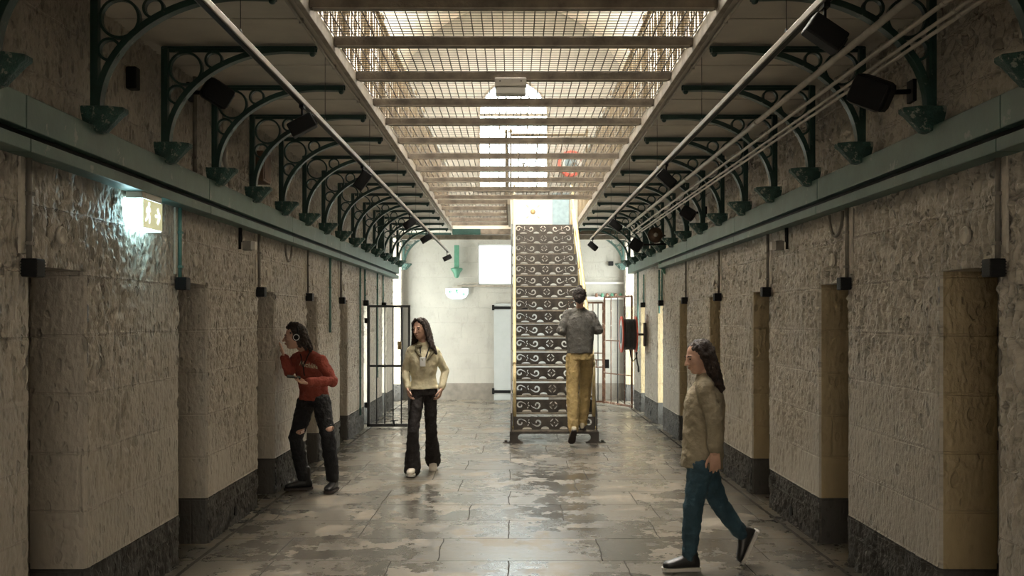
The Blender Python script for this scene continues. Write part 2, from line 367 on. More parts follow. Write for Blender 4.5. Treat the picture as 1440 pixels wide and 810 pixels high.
    def prism(s, poly, ax_u, ax_v, org, thick):
        """poly (u,v) extruded by vector thick"""
        U = Vector(ax_u); V = Vector(ax_v); o = Vector(org); T = Vector(thick); n = len(poly)
        vs = [o+U*a+V*b for a, b in poly]+[o+U*a+V*b+T for a, b in poly]
        fs = [tuple(range(n)), tuple(reversed(range(n, 2*n)))]+[(i, (i+n), ((i+1) % n)+n, (i+1) % n) for i in range(n)]
        return s.add(vs, fs)
    def ell(s, c, r, R=None, seg=20, rings=12):
        c = Vector(c); R = R or Matrix.Identity(3); vs = [c+R@Vector((0, 0, r[2]))]; fs = []
        for j in range(1, rings):
            t = PI*j/rings
            for i in range(seg):
                a = 2*PI*i/seg; vs.append(c+R@Vector((r[0]*math.sin(t)*math.cos(a), r[1]*math.sin(t)*math.sin(a), r[2]*math.cos(t))))
        vs.append(c+R@Vector((0, 0, -r[2]))); L = len(vs)-1
        for i in range(seg):
            k = (i+1) % seg; fs.append((0, 1+i, 1+k)); fs.append((L, L-seg+k, L-seg+i))
            for j in range(rings-2): fs.append((1+j*seg+i, 1+(j+1)*seg+i, 1+(j+1)*seg+k, 1+j*seg+k))
        return s.add(vs, fs, True)
    def limb(s, pts, rs, seg=14):
        s.tube(pts, rs, seg)
        for p, r in zip(pts, rs): s.ell(p, (r, r, r), seg=seg, rings=8)
        return s
    def loft(s, rings, seg=24):
        """rings: (centre, half vector a, half vector b)"""
        vs = []; fs = []
        for c, a, b in rings:
            for i in range(seg):
                t = 2*PI*i/seg; ct, st = math.cos(t), math.sin(t)
                p = 0.85; ct = math.copysign(abs(ct)**p, ct); st = math.copysign(abs(st)**p, st)
                vs.append(Vector(c)+Vector(a)*ct+Vector(b)*st)
        n = len(rings)
        for j in range(n-1):
            for i in range(seg):
                k = (i+1) % seg; fs.append((j*seg+i, j*seg+k, (j+1)*seg+k, (j+1)*seg+i))
        fs.append(tuple(reversed(range(seg)))); fs.append(tuple((n-1)*seg+i for i in range(seg)))
        return s.add(vs, fs, True)
    def mesh(s, name, mat, off=Vector((0, 0, 0))):
        me = bpy.data.meshes.new(name); me.from_pydata([tuple(v-off) for v in s.v], [], s.f)
        me.polygons.foreach_set('use_smooth', s.sm); me.materials.append(mat if not isinstance(mat, str) else M[mat])
        bm = bmesh.new(); bm.from_mesh(me); bmesh.ops.recalc_face_normals(bm, faces=bm.faces); bm.to_mesh(me); bm.free()
        return me
    def build(s, name, mat, parent=None, bev=0):
        off = base_of(parent)
        o = bpy.data.objects.new(name, s.mesh(name, mat, off)); COL.objects.link(o)
        if parent is not None: o.parent = parent
        if bev:
            m = o.modifiers.new('bevel', 'BEVEL'); m.width = bev; m.segments = 2; m.limit_method = 'ANGLE'
        return o
def base_of(p):
    v = Vector((0, 0, 0))
    while p is not None: v = v+p.location; p = p.parent
    return v
def tag(o, label=None, cat=None, group=None, kind=None):
    if label: o['label'] = label
    if cat: o['category'] = cat
    if group: o['group'] = group
    if kind: o['kind'] = kind
    return o
def thing(name, loc, label, cat, group=None):
    o = bpy.data.objects.new(name, None); COL.objects.link(o); o.location = loc; o.empty_display_size = 0.1
    return tag(o, label, cat, group)
def copy_tree(o, parent=None):
    c = o.copy(); COL.objects.link(c)
    if parent is not None: c.parent = parent
    for ch in list(o.children): copy_tree(ch, c)
    return c
def struct(o): o['kind'] = 'structure'; return o
ORD = ['nearest', 'second', 'third', 'fourth', 'fifth', 'sixth', 'seventh', 'eighth', 'ninth', 'tenth', 'eleventh', 'twelfth', 'thirteenth', 'fourteenth', 'fifteenth', 'sixteenth', 'seventeenth', 'eighteenth']
SIDE = {-1: 'left', 1: 'right'}

# ================================================================== rough-hewn relief
def vnoise(x, y, seed):
    xi = np.floor(x).astype(np.int64); yi = np.floor(y).astype(np.int64); fx = x-xi; fy = y-yi
    fx = fx*fx*fx*(fx*(fx*6-15)+10); fy = fy*fy*fy*(fy*(fy*6-15)+10)
    def H(a, b):
        h = (a*374761393+b*668265263+seed*974634777) & 0x7fffffff
        h = ((h ^ (h >> 13))*1274126177) & 0x7fffffff; h = h ^ (h >> 16)
        return (h & 0xffff)/65535.0
    a, b, c, d = H(xi, yi), H(xi+1, yi), H(xi, yi+1), H(xi+1, yi+1)
    return (a*(1-fx)+b*fx)*(1-fy)+(c*(1-fx)+d*fx)*fy
def fbm(x, y, seed, octv=3, g=.55):
    t = 0; a = 1; n = 0
    for i in range(octv): t = t+a*vnoise(x*2**i+17.3*i, y*2**i+5.1*i, seed+i); n += a; a *= g
    return t/n
def relief(u, z, seed, amount=1.0):
    row = np.floor((z-.34)/.3125).astype(np.int64)
    # random vertical joints per course
    wob = (fbm(u*3, z*3, seed+50, 2)-.5)*.02
    uu = u+row*.371+wob; cell = np.floor(uu/.46); fr = uu/.46-cell
    hh = ((cell.astype(np.int64)*7919+row*104729+seed*31) & 1023)/1023.0
    dv = np.abs(fr-(.25+.5*hh))*.46
    blk = (((cell+(fr > (.25+.5*hh))).astype(np.int64)*48611+row*22543+seed) & 1023)/1023.0
    rough = np.clip((z-.75)*.75, 0, .75)+.45*blk+(fbm(u*1.1, z*1.1, seed+9, 2)-.5)*1.3
    rough = np.clip(rough, .13, 1.0)*amount
    h = (fbm(u*40, z*26, seed+1, 2)-.5)*.030
    h += (fbm(u*15, z*9, seed+3, 2)-.5)*.014
    p = fbm(u*24, z*9.5, seed+5, 2)
    h -= np.clip((.40-p)*9, 0, 1)*.024
    h *= rough
    zz = (z-.34+wob*.35)/.3125; dz = np.abs(zz-np.round(zz))*.3125
    m = np.exp(-(dz/.010)**2); h = h*(1-m*.9)-.005*np.exp(-(dz/.015)**2)+.007*np.exp(-(dz/.0045)**2)
    h -= .012*np.exp(-(dv/.0065)**2)*np.clip(rough*1.4, .25, 1)*(m < .5)
    return h
def dense(name, mat, axis, const, us, zs, sgn, seed, amount=1.0, drop=None, zoff=0.0):
    """grid wall panel displaced by relief; axis 'y': plane x=const spanning y; axis 'x': plane y=const spanning x. sgn: outward direction"""
    U, Z = np.meshgrid(np.array(us), np.array(zs), indexing='ij'); h = relief(U, Z+zoff, seed, amount)
    n, m = U.shape; co = np.zeros((n*m, 3), dtype=np.float32)
    if axis == 'y': co[:, 0] = (const+sgn*h).ravel(); co[:, 1] = U.ravel()
    else: co[:, 0] = U.ravel(); co[:, 1] = (const+sgn*h).ravel()
    co[:, 2] = Z.ravel()
    I, J = np.meshgrid(np.arange(n-1), np.arange(m-1), indexing='ij')
    keep = np.ones(I.shape, bool)
    if drop is not None:
        uc = (U[:-1, :-1]+U[1:, 1:])/2; zc_ = (Z[:-1, :-1]+Z[1:, 1:])/2
        for a, b, z0, z1 in drop: keep &= ~((uc > a) & (uc < b) & (zc_ > z0) & (zc_ < z1))
    I = I[keep]; J = J[keep]; a = I*m+J
    q = np.stack([a, a+m, a+m+1, a+1], 1)
    if (axis == 'y') == (sgn < 0): q = q[:, ::-1]
    me = bpy.data.meshes.new(name); me.vertices.add(n*m); me.vertices.foreach_set('co', co.ravel())
    me.loops.add(q.size); me.loops.foreach_set('vertex_index', q.ravel().astype(np.int32))
    me.polygons.add(len(q)); me.polygons.foreach_set('loop_start', np.arange(0, q.size, 4, dtype=np.int32))
    me.polygons.foreach_set('use_smooth', np.ones(len(q), bool)); me.update(); me.validate()
    me.materials.append(M[mat]); o = bpy.data.objects.new(name, me); COL.objects.link(o); return o
def steps(brk, fn):
    out = [brk[0]]
    for a, b in zip(brk[:-1], brk[1:]):
        n = max(1, int(round((b-a)/fn((a+b)/2)))); out += [a+(b-a)*(i+1)/n for i in range(n)]
    return out
# ================================================================== the shell
mb = MB().box((-3.2, YF, -0.1), (3.2, YB+0.3, 0.0)); struct(mb.build('floor', 'floor'))
def plan(s, ops, depth=0.33):
    """wall line along y with recesses, chamfered corners; returns list of (x,y,recessflag)"""
    c = 0.014; p = [(s*XW, YF, 0)]
    for a, b in ops:
        p += [(s*XW, a-c, 0), (s*(XW+c), a, 1), (s*(XW+depth), a, 1), (s*(XW+depth), b, 2), (s*(XW+c), b, 1), (s*XW, b+c, 0)]
    p.append((s*XW, YB, 0)); return p
for s in (-1, 1):
    P = plan(s, OPEN); mb = MB(); db = MB(); jb = MB()
    for i in range(len(P)-1):
        (x0, y0, f0), (x1, y1, f1) = P[i], P[i+1]
        if f0 == 1 and f1 == 2: continue
        if f0 == 0 and f1 == 0: continue
        far_jamb = f0 == 2
        tgt = jb if (far_jamb and s == 1) else mb
        tgt.add([(x0, y0, 0.34), (x1, y1, 0.34), (x1, y1, ZL), (x0, y0, ZL)], [(0, 1, 2, 3)])
        e = 0.008
        db.add([(x0, y0, 0), (x1, y1, 0), (x1, y1, 0.34), (x0, y0, 0.34)], [(0, 1, 2, 3)])
    ya, yb, zt, xd = OPEN[-1][0], OPEN[-1][1], 3.2, s*(XW+.33)
    mb.add([(s*XW, yb, ZL), (s*XW, YB, ZL), (s*XW, YB, ZG), (s*XW, yb, ZG)], [(0, 1, 2, 3)])
    mb.add([(s*XW, ya, zt), (s*XW, yb, zt), (s*XW, yb, ZG), (s*XW, ya, ZG)], [(0, 1, 2, 3)]).add([(s*XW, ya, zt), (xd, ya, zt), (xd, yb, zt), (s*XW, yb, zt)], [(0, 1, 2, 3)])
    for q in (ya, yb): mb.add([(s*XW, q, ZL), (xd, q, ZL), (xd, q, zt), (s*XW, q, zt)], [(0, 1, 2, 3)])
    for a, b in OPEN[:-1]: mb.add([(s*XW, a, ZL), (s*(XW+.33), a, ZL), (s*(XW+.33), b, ZL), (s*XW, b, ZL)], [(0, 1, 2, 3)])
    struct(mb.build('wall_%s_reveals' % SIDE[s], 'wall'))
    c = .014; brk = [YF, 4.3]; drop = []
    for a, b in OPEN[:-1]:
        drop.append((a-c, b+c, 0, ZL))
        if a > 4.3: brk += [a-c, b+c]
    brk.append(OPEN[-1][0]); drop = [d_ for d_ in drop if d_[0] > 4.3 or True]
    # openings behind the camera need their own breaks
    brk = sorted(set(brk+[v for a, b in OPEN[:-1] if a < 4.3 for v in (a-c, b+c)]))
    us = []
    for p0, p1 in zip(brk[:-1], brk[1:]):
        st = .08 if p1 < 4.35 else (.0085 if p0 < 8.5 else .013 if p0 < 12 else .022)
        seg = steps([p0, p1], lambda q: st); us += seg if not us else seg[1:]
    zs = steps([.34, ZL, ZG], lambda q: .0095)
    struct(dense('wall_'+SIDE[s], 'wall', 'y', s*XW, us, zs, -s, 11 if s < 0 else 23, 1.0, drop))
    struct(dense('baseboard_'+SIDE[s], 'dado', 'y', s*(XW-.004), us, steps([0, .34], lambda q: .0095), -s, 77, .9, [(a_, b_, -1, 1) for a_, b_, z0_, z1_ in drop], 2.0))
    for k, (a, b) in enumerate(OPEN[2:7]):
        xs = steps([XW+c, XW+.33], lambda q: .0095); xs = [s*x for x in xs]
        if s < 0: xs = xs[::-1]
        zz = steps([.34, ZL], lambda q: .0095)
        struct(dense('wall_%s_jamb' % SIDE[s], 'jamb_right' if s > 0 else 'wall', 'x', b-.002, xs, zz, -1, 40+k, .62))
    if jb.f: struct(jb.build('wall_right_jambs', 'jamb_right'))
    struct(db.build('baseboard_%s_reveals' % SIDE[s], 'dado'))
    mu = MB().add([(s*XW, YF, ZG), (s*XW, YB, ZG), (s*XW, YB, 6.7), (s*XW, YF, 6.7)], [(0, 1, 2, 3)])
    struct(mu.build('wall_upper_'+SIDE[s], 'upper'))
    # gallery floor slab (its underside is the corridor's side ceiling)
    g = MB().box((s*XG, YF, ZG), (s*(XW+.02), YB, ZG+0.06)); struct(g.build('ceiling_'+SIDE[s], 'ceil'))
    # board joints as thin cover strips
    g = MB()
    for k in range(20):
        y = 4.62+1.035*(k-2)
        if y < 19.8: g.box((s*(XG+.02), y-.02, ZG-.006), (s*XW, y+.02, ZG))
    struct(g.build('trim_'+('1' if s < 0 else '2'), 'ceil'))
    # upper band of wall over upper-level cells: string course, doors are out of sight
# vault, end wall, near wall
R_V = 2.5; zc = 8.16-R_V
a0 = math.asin(XW/R_V); prof = [(R_V*math.sin(a), zc+R_V*math.cos(a)) for a in [(-a0+2*a0*i/24) for i in range(25)]]
mv = MB()
for i in range(24):
    (x0, z0), (x1, z1) = prof[i], prof[i+1]
    mv.add([(x0, YF, z0), (x1, YF, z1), (x1, YB, z1), (x0, YB, z0)], [(0, 1, 2, 3)])
struct(mv.build('ceiling_vault', 'upper'))
# end wall with arched window opening (x -0.69..0.69, z 4.35..crown 6.55) and low window
def end_wall():
    m = MB(); y = YB
    WX, WS, WR, ZS = 0.69, 4.35, 0.69, 5.86
    def q(x0, z0, x1, z1): m.add([(x0, y, z0), (x1, y, z0), (x1, y, z1), (x0, y, z1)], [(0, 1, 2, 3)])
    # lower storey
    LX0, LX1, LZ0, LZ1 = -0.73, 0.02, 2.37, 3.20
    q(-XW, 0.34, XW, LZ0); q(-XW, LZ0, LX0, LZ1); q(LX1, LZ0, XW, LZ1); q(-XW, LZ1, XW, WS)
    q(-XW, WS, -WX, ZS); q(WX, WS, XW, ZS)
    # around the arch
    n = 20
    for i in range(n):
        a, b = PI-PI*i/n, PI-PI*(i+1)/n
        p = (WR*math.cos(a), ZS+WR*math.sin(a)); r = (WR*math.cos(b), ZS+WR*math.sin(b))
        m.add([(p[0], y, p[1]), (r[0], y, r[1]), (r[0], y, 6.7), (p[0], y, 6.7)], [(0, 1, 2, 3)])
        m.add([(p[0], y, p[1]), (r[0], y, r[1]), (r[0], y+.25, r[1]), (p[0], y+.25, p[1])], [(0, 1, 2, 3)])
    q(-XW, ZS, -WX, 6.7); q(WX, ZS, XW, 6.7)
    for i in range(24):
        (x0, z0), (x1, z1) = prof[i], prof[i+1]
        m.add([(x0, y, 6.69), (x1, y, 6.69), (x1, y, z1), (x0, y, z0)], [(0, 1, 2, 3)])
    for sx in (-1, 1): m.add([(sx*WX, y, WS), (sx*WX, y, ZS), (sx*WX, y+.25, ZS), (sx*WX, y+.25, WS)], [(0, 1, 2, 3)])
    m.add([(-WX, y, WS), (WX, y, WS), (WX, y+.25, WS), (-WX, y+.25, WS)], [(0, 1, 2, 3)])
    # reveal of the low window
    for (x0, z0, x1, z1) in ((LX0, LZ0, LX1, LZ0), (LX0, LZ1, LX1, LZ1), (LX0, LZ0, LX0, LZ1), (LX1, LZ0, LX1, LZ1)):
        m.add([(x0, y, z0), (x1, y, z1), (x1, y+.2, z1), (x0, y+.2, z0)], [(0, 1, 2, 3)])
    struct(m.build('wall_back', 'end'))
    struct(MB().box((-XW, y-.015, 0), (XW, y+.02, 0.34)).build('baseboard_back', 'enddado'))
    # arched window: glass, glazing bars, tracery, surround
    w = bpy.data.objects.new('window_1', None); COL.objects.link(w); w.location = (0, y+.2, WS); struct(w)
    poly = [(-WX, WS), (WX, WS)]+[(WR*math.cos(PI*i/n), ZS+WR*math.sin(PI*i/n)) for i in range(n+1)]
    MB().prism(poly, (1, 0, 0), (0, 0, 1), (0, y+.22, 0), (0, .01, 0)).build('glass', 'win', w)
    f = MB()
    for i in range(1, 7):
        x = -WX+2*WX*i/7; f.bar((x, y+.2, WS), (x, y+.2, ZS+0.05), .022, .03)
    for k in range(1, 6):
        z = WS+0.1+.345*k-.07
        if z < ZS+.1: f.bar((-WX, y+.2, z), (WX, y+.2, z), .022, .026)
    f.bar((-WX, y+.2, ZS+.04), (WX, y+.2, ZS+.04), .05, .05)
    for i in range(5): f.ringband((-.44+.22*i, y+.2, ZS+.16), .1, .03, .02, seg=18)
    for i in range(3): f.ringband((-.24+.24*i, y+.2, ZS+.36), .1, .03, .02, seg=18)
    f.build('glazing_bars', 'edge', w)
    arch = [(-WX-.02, y-.01, WS)]+[(-(WR+.02)*math.cos(PI*i/n), y-.01, ZS+(WR+.02)*math.sin(PI*i/n)) for i in range(n+1)]+[(WX+.02, y-.01, WS)]
    MB().strip(arch, .06, .045, (0, 1, 0)).build('window_surround', 'edge', w)
    MB().box((-WX-.08, y-.06, WS-.06), (WX+.08, y+.1, WS)).build('window_sill', 'edge', w)
    # low frosted window
    w = bpy.data.objects.new('window_2', None); COL.objects.link(w); w.location = (-.35, y+.15, LZ0); struct(w)
    MB().box((LX0, y+.14, LZ0), (LX1, y+.15, LZ1)).build('glass', 'lowwin', w)
    f = MB()
    for (a, b) in (((LX0, LZ0), (LX1, LZ0)), ((LX0, LZ1), (LX1, LZ1)), ((LX0, LZ0), (LX0, LZ1)), ((LX1, LZ0), (LX1, LZ1))):
        f.bar((a[0], y+.12, a[1]), (b[0], y+.12, b[1]), .04, .04)
    f.build('window_frame', 'white', w)
    MB().box((LX0-.42, y-.05, LZ0-.05), (LX1+.1, y+.0, LZ0-.015)).build('window_sill', 'edge', w)
end_wall()
struct(MB().add([(-2.7, YF, 0), (2.7, YF, 0), (2.7, YF, 8.2), (-2.7, YF, 8.2)], [(0, 1, 2, 3)]).build('wall_front', 'upper'))
w = bpy.data.objects.new('window_9', None); COL.objects.link(w); w.location = (.6, YF+.04, .9); struct(w)  # unseen window added to light camera-facing jambs
MB().box((-1.7, YF+.02, 1.05), (2.1, YF+.03, 1.5)).build('glass', 'front_glass', w)
f = MB()
for x in (-1.7, -.75, .2, 1.15, 2.1): f.bar((x, YF+.05, 1.05), (x, YF+.05, 1.5), .05)
for z in (1.05, 1.5): f.bar((-1.7, YF+.05, z), (2.1, YF+.05, z), .05)
f.build('window_frame', 'white', w)
struct(MB().box((-XW+.01, YF+.01, 1.56), (XW-.01, -2.0, 1.62)).build('ceiling_lobby', 'upper'))  # unseen hood added to keep the front fill off the upper brackets
# unseen roof lights added in the vault as fill from above
for i, (y0, y1, st) in enumerate(L_ROOF_FILL):
    w = bpy.data.objects.new('window_%d' % (3+i), None); COL.objects.link(w); w.location = (0, (y0+y1)/2, 8.05); struct(w)
    mt = emit_mat('roof_light_glass', (1.0, 0.94, 0.85), st)
    MB().box((-.55, y0, 8.03), (.55, y1, 8.04)).build('glass', mt, w)
    MB().box((-.58, y0-.02, 8.042), (.58, y1+.02, 8.09)).build('kerb', 'white', w)  # opaque cover added to stop glow reaching the vault
    f = MB(); k = y0
    for x in (-.56, .56): f.bar((x, y0, 8.01), (x, y1, 8.01), .05, .1)
    while k <= y1+.01: f.bar((-.55, k, 8.01), (.55, k, 8.01), .04, .06); k += (y1-y0)/4
    f.build('window_frame', 'white', w)

# cell doors deep in each recess; the far ones are added glowing panes
n = 0
for s in (-1, 1):
    for k, (a, b) in enumerate(OPEN[1:]):
        n += 1
        if k >= 6:
            x = s*(XW+.31); d = bpy.data.objects.new('door_%d' % n, None); COL.objects.link(d); d.location = (x, (a+b)/2, 0); struct(d)
            ZT = 3.2 if k == len(OPEN)-2 else ZL
            MB().box((x, a+.04, .12), (x+s*.01, b-.04, ZT-.04)).build('glass', 'daylight_tall' if ZT > 2 else 'daylight', d)
            f = MB().bar((x, a+.02, 0), (x, a+.02, ZT), .04).bar((x, b-.02, 0), (x, b-.02, ZT), .04).bar((x, a, ZT-.02), (x, b, ZT-.02), .04).bar((x, a, ZL), (x, b, ZL), .04).bar((x, a, .06), (x, b, .06), .04, .12).bar((x, a, 1.0), (x, b, 1.0), .03)
            f.build('door_frame', 'white', d); continue
        x = s*(XW+.30)
        d = bpy.data.objects.new('door_%d' % n, None); COL.objects.link(d); d.location = (x, (a+b)/2, 0); struct(d)
        m = MB().box((x, a, 0), (x+s*.03, b, ZL))
        for j in range(5):
            y = a+.02+(b-a-.04)*j/4; m.box((x-s*.004, y-.004, .03), (x, y+.004, ZL-.03))
        m.build('door_leaf', 'door', d)
        h = MB()
        for z in (.35, 1.0, 1.6): h.box((x-s*.012, a+.02, z-.025), (x, b-.02, z+.025))
        h.build('iron_strap', 'iron', d)
        MB().box((x-s*.035, a+.06, 1.02), (x-s*.012, a+.2, 1.12)).lathe((x-s*.012, (a+b)/2, 1.42), [(.03, 0), (.03, .012), (.012, .02)], (-s, 0, 0)).build('door_lock', 'black', d)

# ================================================================== wall beams (green channel)
for s in (-1, 1):
    x1 = s*2.15; xw = s*XW
    yend = 18.72
    t = thing('wall_beam', (xw, 8, 2.4), 'long green painted channel beam running along the %s wall under the brackets' % SIDE[s], 'beam')
    up = MB()
    for k in range(-1, 9):
        a, b = 2.65*k-.9, 2.65*(k+1)-.906
        b = min(b, yend)
        if a < yend: up.box((x1, a, 2.51), (xw-s*.001, b, 2.66))
    up.build('upper_flange', 'beam', t, .004)
    yl = yend if s < 0 else 14.8
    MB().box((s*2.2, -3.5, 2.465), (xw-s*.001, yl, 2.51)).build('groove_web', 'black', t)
    lo = MB()
    for k in range(-1, 9):
        a, b = 2.65*k-.85, 2.65*(k+1)-.856; b = min(b, yl)
        if a < b: lo.box((x1+s*.005, a, 2.415), (xw-s*.001, b, 2.475))
    lo.build('lower_flange', 'beam', t, .004)
    if s > 0: MB().prism([(0, 0), (.1, 0), (.02, -.16), (0, -.16)], (-1, 0, 0), (0, 0, 1), (2.26, 14.8, 2.5), (0, .08, 0)).build('end_bracket', 'cap', t)

# ================================================================== arched brackets
def bracket(s, y):
    t = thing('arched_bracket', (s*XW, y, 2.7), '', 'bracket')
    X = lambda x: s*x
    MB().box((X(2.145), y-.022, 2.71), (X(2.165), y+.022, 3.36)).box((X(2.165), y-.008, 2.74), (X(2.19), y+.008, 3.36)).build('post', 'green', t, .003)
    MB().box((X(1.22), y-.018, 3.345), (X(2.18), y+.018, 3.36)).box((X(1.22), y-.007, 3.325), (X(2.14), y+.007, 3.346)).build('top_bar', 'green', t, .003)
    arc = []
    for i in range(23):
        a = (PI/2)*i/22
        arc.append((X(1.395+.752*math.cos(a)), y, 2.755+.585*math.sin(a)))
    arc.append((X(1.23), y, 3.335))
    a_ = MB().strip(arc, .058, .034, (0, 1, 0))
    a_.build('arch', 'green', t, .002)
    for (cx, cz, r) in ((2.035, 3.222, .100), (1.86, 3.275, .050), (2.088, 3.06, .055)):
        MB().ringband((X(cx), y, cz), r, .036, .014, seg=28).build('ring', 'green', t)
    MB().lathe((X(1.25), y-.0, 3.315), [(.014, -.02), (.019, 0), (.014, .02)], (0, 1, 0), 10).build('end_knob', 'green', t)
    # corbel: half-octagon bowl
    top = [(.06, -.08), (.20, -.08), (.265, -.035), (.265, .035), (.20, .08), (.06, .08)]
    mid = [(.06, -.074), (.19, -.074), (.245, -.03), (.245, .03), (.19, .074), (.06, .074)]
    bot = [(.07, -.05), (.13, -.05), (.165, -.02), (.165, .02), (.13, .05), (.07, .05)]
    vs = []; rows = [(top, 2.757), (top, 2.735), (mid, 2.72), (bot, 2.632)]
    for pl, z in rows: vs += [(X(XW-a), y+b, z) for a, b in pl]
    fs = [tuple(range(6)), tuple(reversed(range(18, 24)))]
    for j in range(3):
        for i in range(6): k = (i+1) % 6; fs.append((j*6+i, j*6+k, (j+1)*6+k, (j+1)*6+i))
    MB().add(vs, fs).build('corbel', 'corbel', t, .004)
    return t
for s in (-1, 1):
    proto = bracket(s, 4.12)
    for i in range(16):
        o = proto if i == 0 else copy_tree(proto)
        o.location.y = 4.12+1.035*i
        o['label'] = ('green iron bracket with arch and rings on the %s wall, %s' % (SIDE[s], ('nearest the camera' if i == 0 else 'farthest down the corridor' if i == 15 else ORD[i]+' from the camera')))
        o['group'] = 'arched iron brackets under the %s gallery' % SIDE[s]
# wide green pilaster posts
for s in (-1, 1):
    y = 16.35
    o = MB().box((s*2.12, y-.03, 2.70), (s*2.23, y+.03, 3.36)).box((s*2.10, y-.04, 2.70), (s*2.25, y+.04, 2.74)).build('support_post', 'green', None, .004)
    tag(o, 'wide dark green upright between far brackets above the %s beam' % SIDE[s], 'post', 'wide green uprights')

# ================================================================== gallery edge, netting, crossbars
for s in (-1, 1):
    o = MB().box((s*1.135, YF+.05, 3.36), (s*1.168, YB-.1, 3.45)).build('gallery_edge_board', 'edge', None, .004)
    tag(o, 'long pale timber edging along the %s gallery opening' % SIDE[s], 'edge board')
    m = MB().tube([(s*1.20, -1, 3.35), (s*1.20, 19.8, 3.35)], .009, 8)
    for k in range(14): m.box((s*1.188, 4.6+1.035*k-.01, 3.338), (s*1.212, 4.6+1.035*k+.01, 3.37))
    tag(m.build('edge_conduit', 'pipe'), 'thin white conduit clipped under the %s gallery edge' % SIDE[s], 'conduit')
CB = [4.7, 5.55, 6.31, 7.2, 8.07, 8.85, 9.8, 10.72, 11.65, 12.55, 13.45, 14.35, 14.95, 15.8, 16.7, 17.6, 18.4]
def crossbar(x0, x1):
    t = thing('netting_crossbar', (0, 0, 3.40), '', 'crossbar')
    MB().box((x0, -.028, 3.395), (x1, .028, 3.45)).build('timber_bar', 'timber', t, .004)
    MB().box((x0+.02, -.034, 3.388), (x1-.02, .02, 3.395)).build('metal_strip', 'edge', t)
    return t
pa = crossbar(-1.134, 1.134); pb = crossbar(-1.134, -.09)
for i, y in enumerate(CB):
    full = y < 14.9
    if i == 0: o = pa
    elif i == 12: o = pb
    else: o = copy_tree(pa if full else pb)
    o.location.y = y
    if full: o['label'] = 'full-width timber crossbar under the wire netting, %s' % (ORD[i]+' from the camera' if i else 'just above the frame top'); o['group'] = 'full width netting crossbars'
    else: o['label'] = 'short timber crossbar left of the stairwell, %s' % (ORD[i-12]+' of the short ones'); o['group'] = 'short netting crossbars by the stairwell'
def netting(x0, x1, y0, y1, name_label):
    t = thing('wire_netting', ((x0+x1)/2, y0, 3.46), name_label, 'netting')
    ys = [y0]+[y for y in CB if y0 < y < y1]+[y1]
    for a, b in zip(ys[:-1], ys[1:]):
        m = MB(); n = round((x1-x0)/.063)
        for i in range(n+1):
            x = x0+(x1-x0)*i/n; m.box((x-.003, a, 3.452), (x+.003, b, 3.4564))
        k = round((b-a)/.056)
        for i in range(k): 
            y = a+(b-a)*i/k; m.box((x0, y-.0018, 3.4564), (x1, y+.0018, 3.460))
        m.build('netting_panel', 'wire', t)
netting(-1.13, 1.13, 3.6, 14.9, 'dark wire netting stretched over the whole opening between the galleries')
netting(-1.13, -.09, 14.9, 18.5, 'wire netting strip left of the stairwell')
o = MB().box((-.09, 14.9, 3.37), (-.05, 18.5, 3.46)).build('stairwell_edge_board', 'edge', None, .004); tag(o, 'pale timber board on the left side of the stairwell opening', 'edge board')
# landing
t = MB().box((-XG, 18.80, 3.36), (XG, YB, 3.43)); struct(t.build('floor_landing', 'ceil'))
m = thing('landing_beam', (0, 18.6, 3.25), 'stepped landing beam above the white end wall, green at its left end', 'beam')
MB().box((-1.15, 18.72, 3.25), (-.62, 18.8, 3.36)).build('green_end', 'green', m, .004)
MB().box((-.62, 18.73, 3.255), (-.05, 18.8, 3.36)).box((1.2, 18.73, 3.255), (2.2, 18.8, 3.36)).build('timber_face', 'timber', m, .004)
MB().box((-2.2, 18.9, 3.17), (-.05, 19.0, 3.26)).box((1.22, 18.9, 3.17), (2.2, 19.0, 3.26)).build('lower_ledge', 'edge', m, .004)

for i, (x0, x1, lb) in enumerate(((-2.1, -.2, 'left of the stairs'), (1.3, 2.12, 'right of the stairs'))):  # fill lights added out of view to brighten the far end
    t = thing('batten_light', ((x0+x1)/2, 19.12, 3.3), 'fluorescent batten tucked behind the landing ledge '+lb, 'light')
    MB().box((x0, 19.0, 3.235), (x1, 19.14, 3.26)).build('housing', 'white', t, .004)
    MB().tube([(x0+.03, 19.10, 3.212), (x1-.03, 19.10, 3.212)], .016, 10).build('tube', 'batten', t)
# ================================================================== upper railings
def rail_panel(p0, p1, parent):
    """lattice between two uprights"""
    p0 = Vector(p0); p1 = Vector(p1); d = p1-p0; Z = Vector((0, 0, 1)); m = MB()
    n = 6
    for i in range(1, n):
        m.bar(p0+d*i/n+Z*.06, p0+d*i/n+Z*.92, .011)
    h = .86
    for i in range(0, n, 2):
        a = p0+d*i/n; b = p0+d*(i+2)/n
        m.bar(a+Z*.06, b+Z*.92, .010); m.bar(b+Z*.06, a+Z*.92, .010)
        c = (a+b)/2+Z*.49; m.ringband(c, .05, .014, .012, axis=d.cross(Z), seg=12)
    m.build('lattice_panel', 'ochre', parent)
def railing(p0, p1, nb, label):
    p0 = Vector(p0); p1 = Vector(p1); t = thing('gallery_railing', p0, label, 'railing')
    for i in range(nb+1):
        q = p0+(p1-p0)*i/nb; MB().lathe(q, [(.03, 0), (.018, .05), (.014, .5), (.022, .52), (.014, .54), (.014, .98), (.026, 1.0), (.02, 1.04), (0.004, 1.06)], (0, 0, 1), 10).build('post', 'ochre', t)
    for i in range(nb): rail_panel(p0+(p1-p0)*i/nb, p0+(p1-p0)*(i+1)/nb, t)
    MB().tube([p0+Vector((0, 0, .96)), p1+Vector((0, 0, .96))], .022, 10).build('top_rail', 'ochre', t)
    MB().bar(p0+Vector((0, 0, .06)), p1+Vector((0, 0, .06)), .03, .014).build('bottom_rail', 'ochre', t)
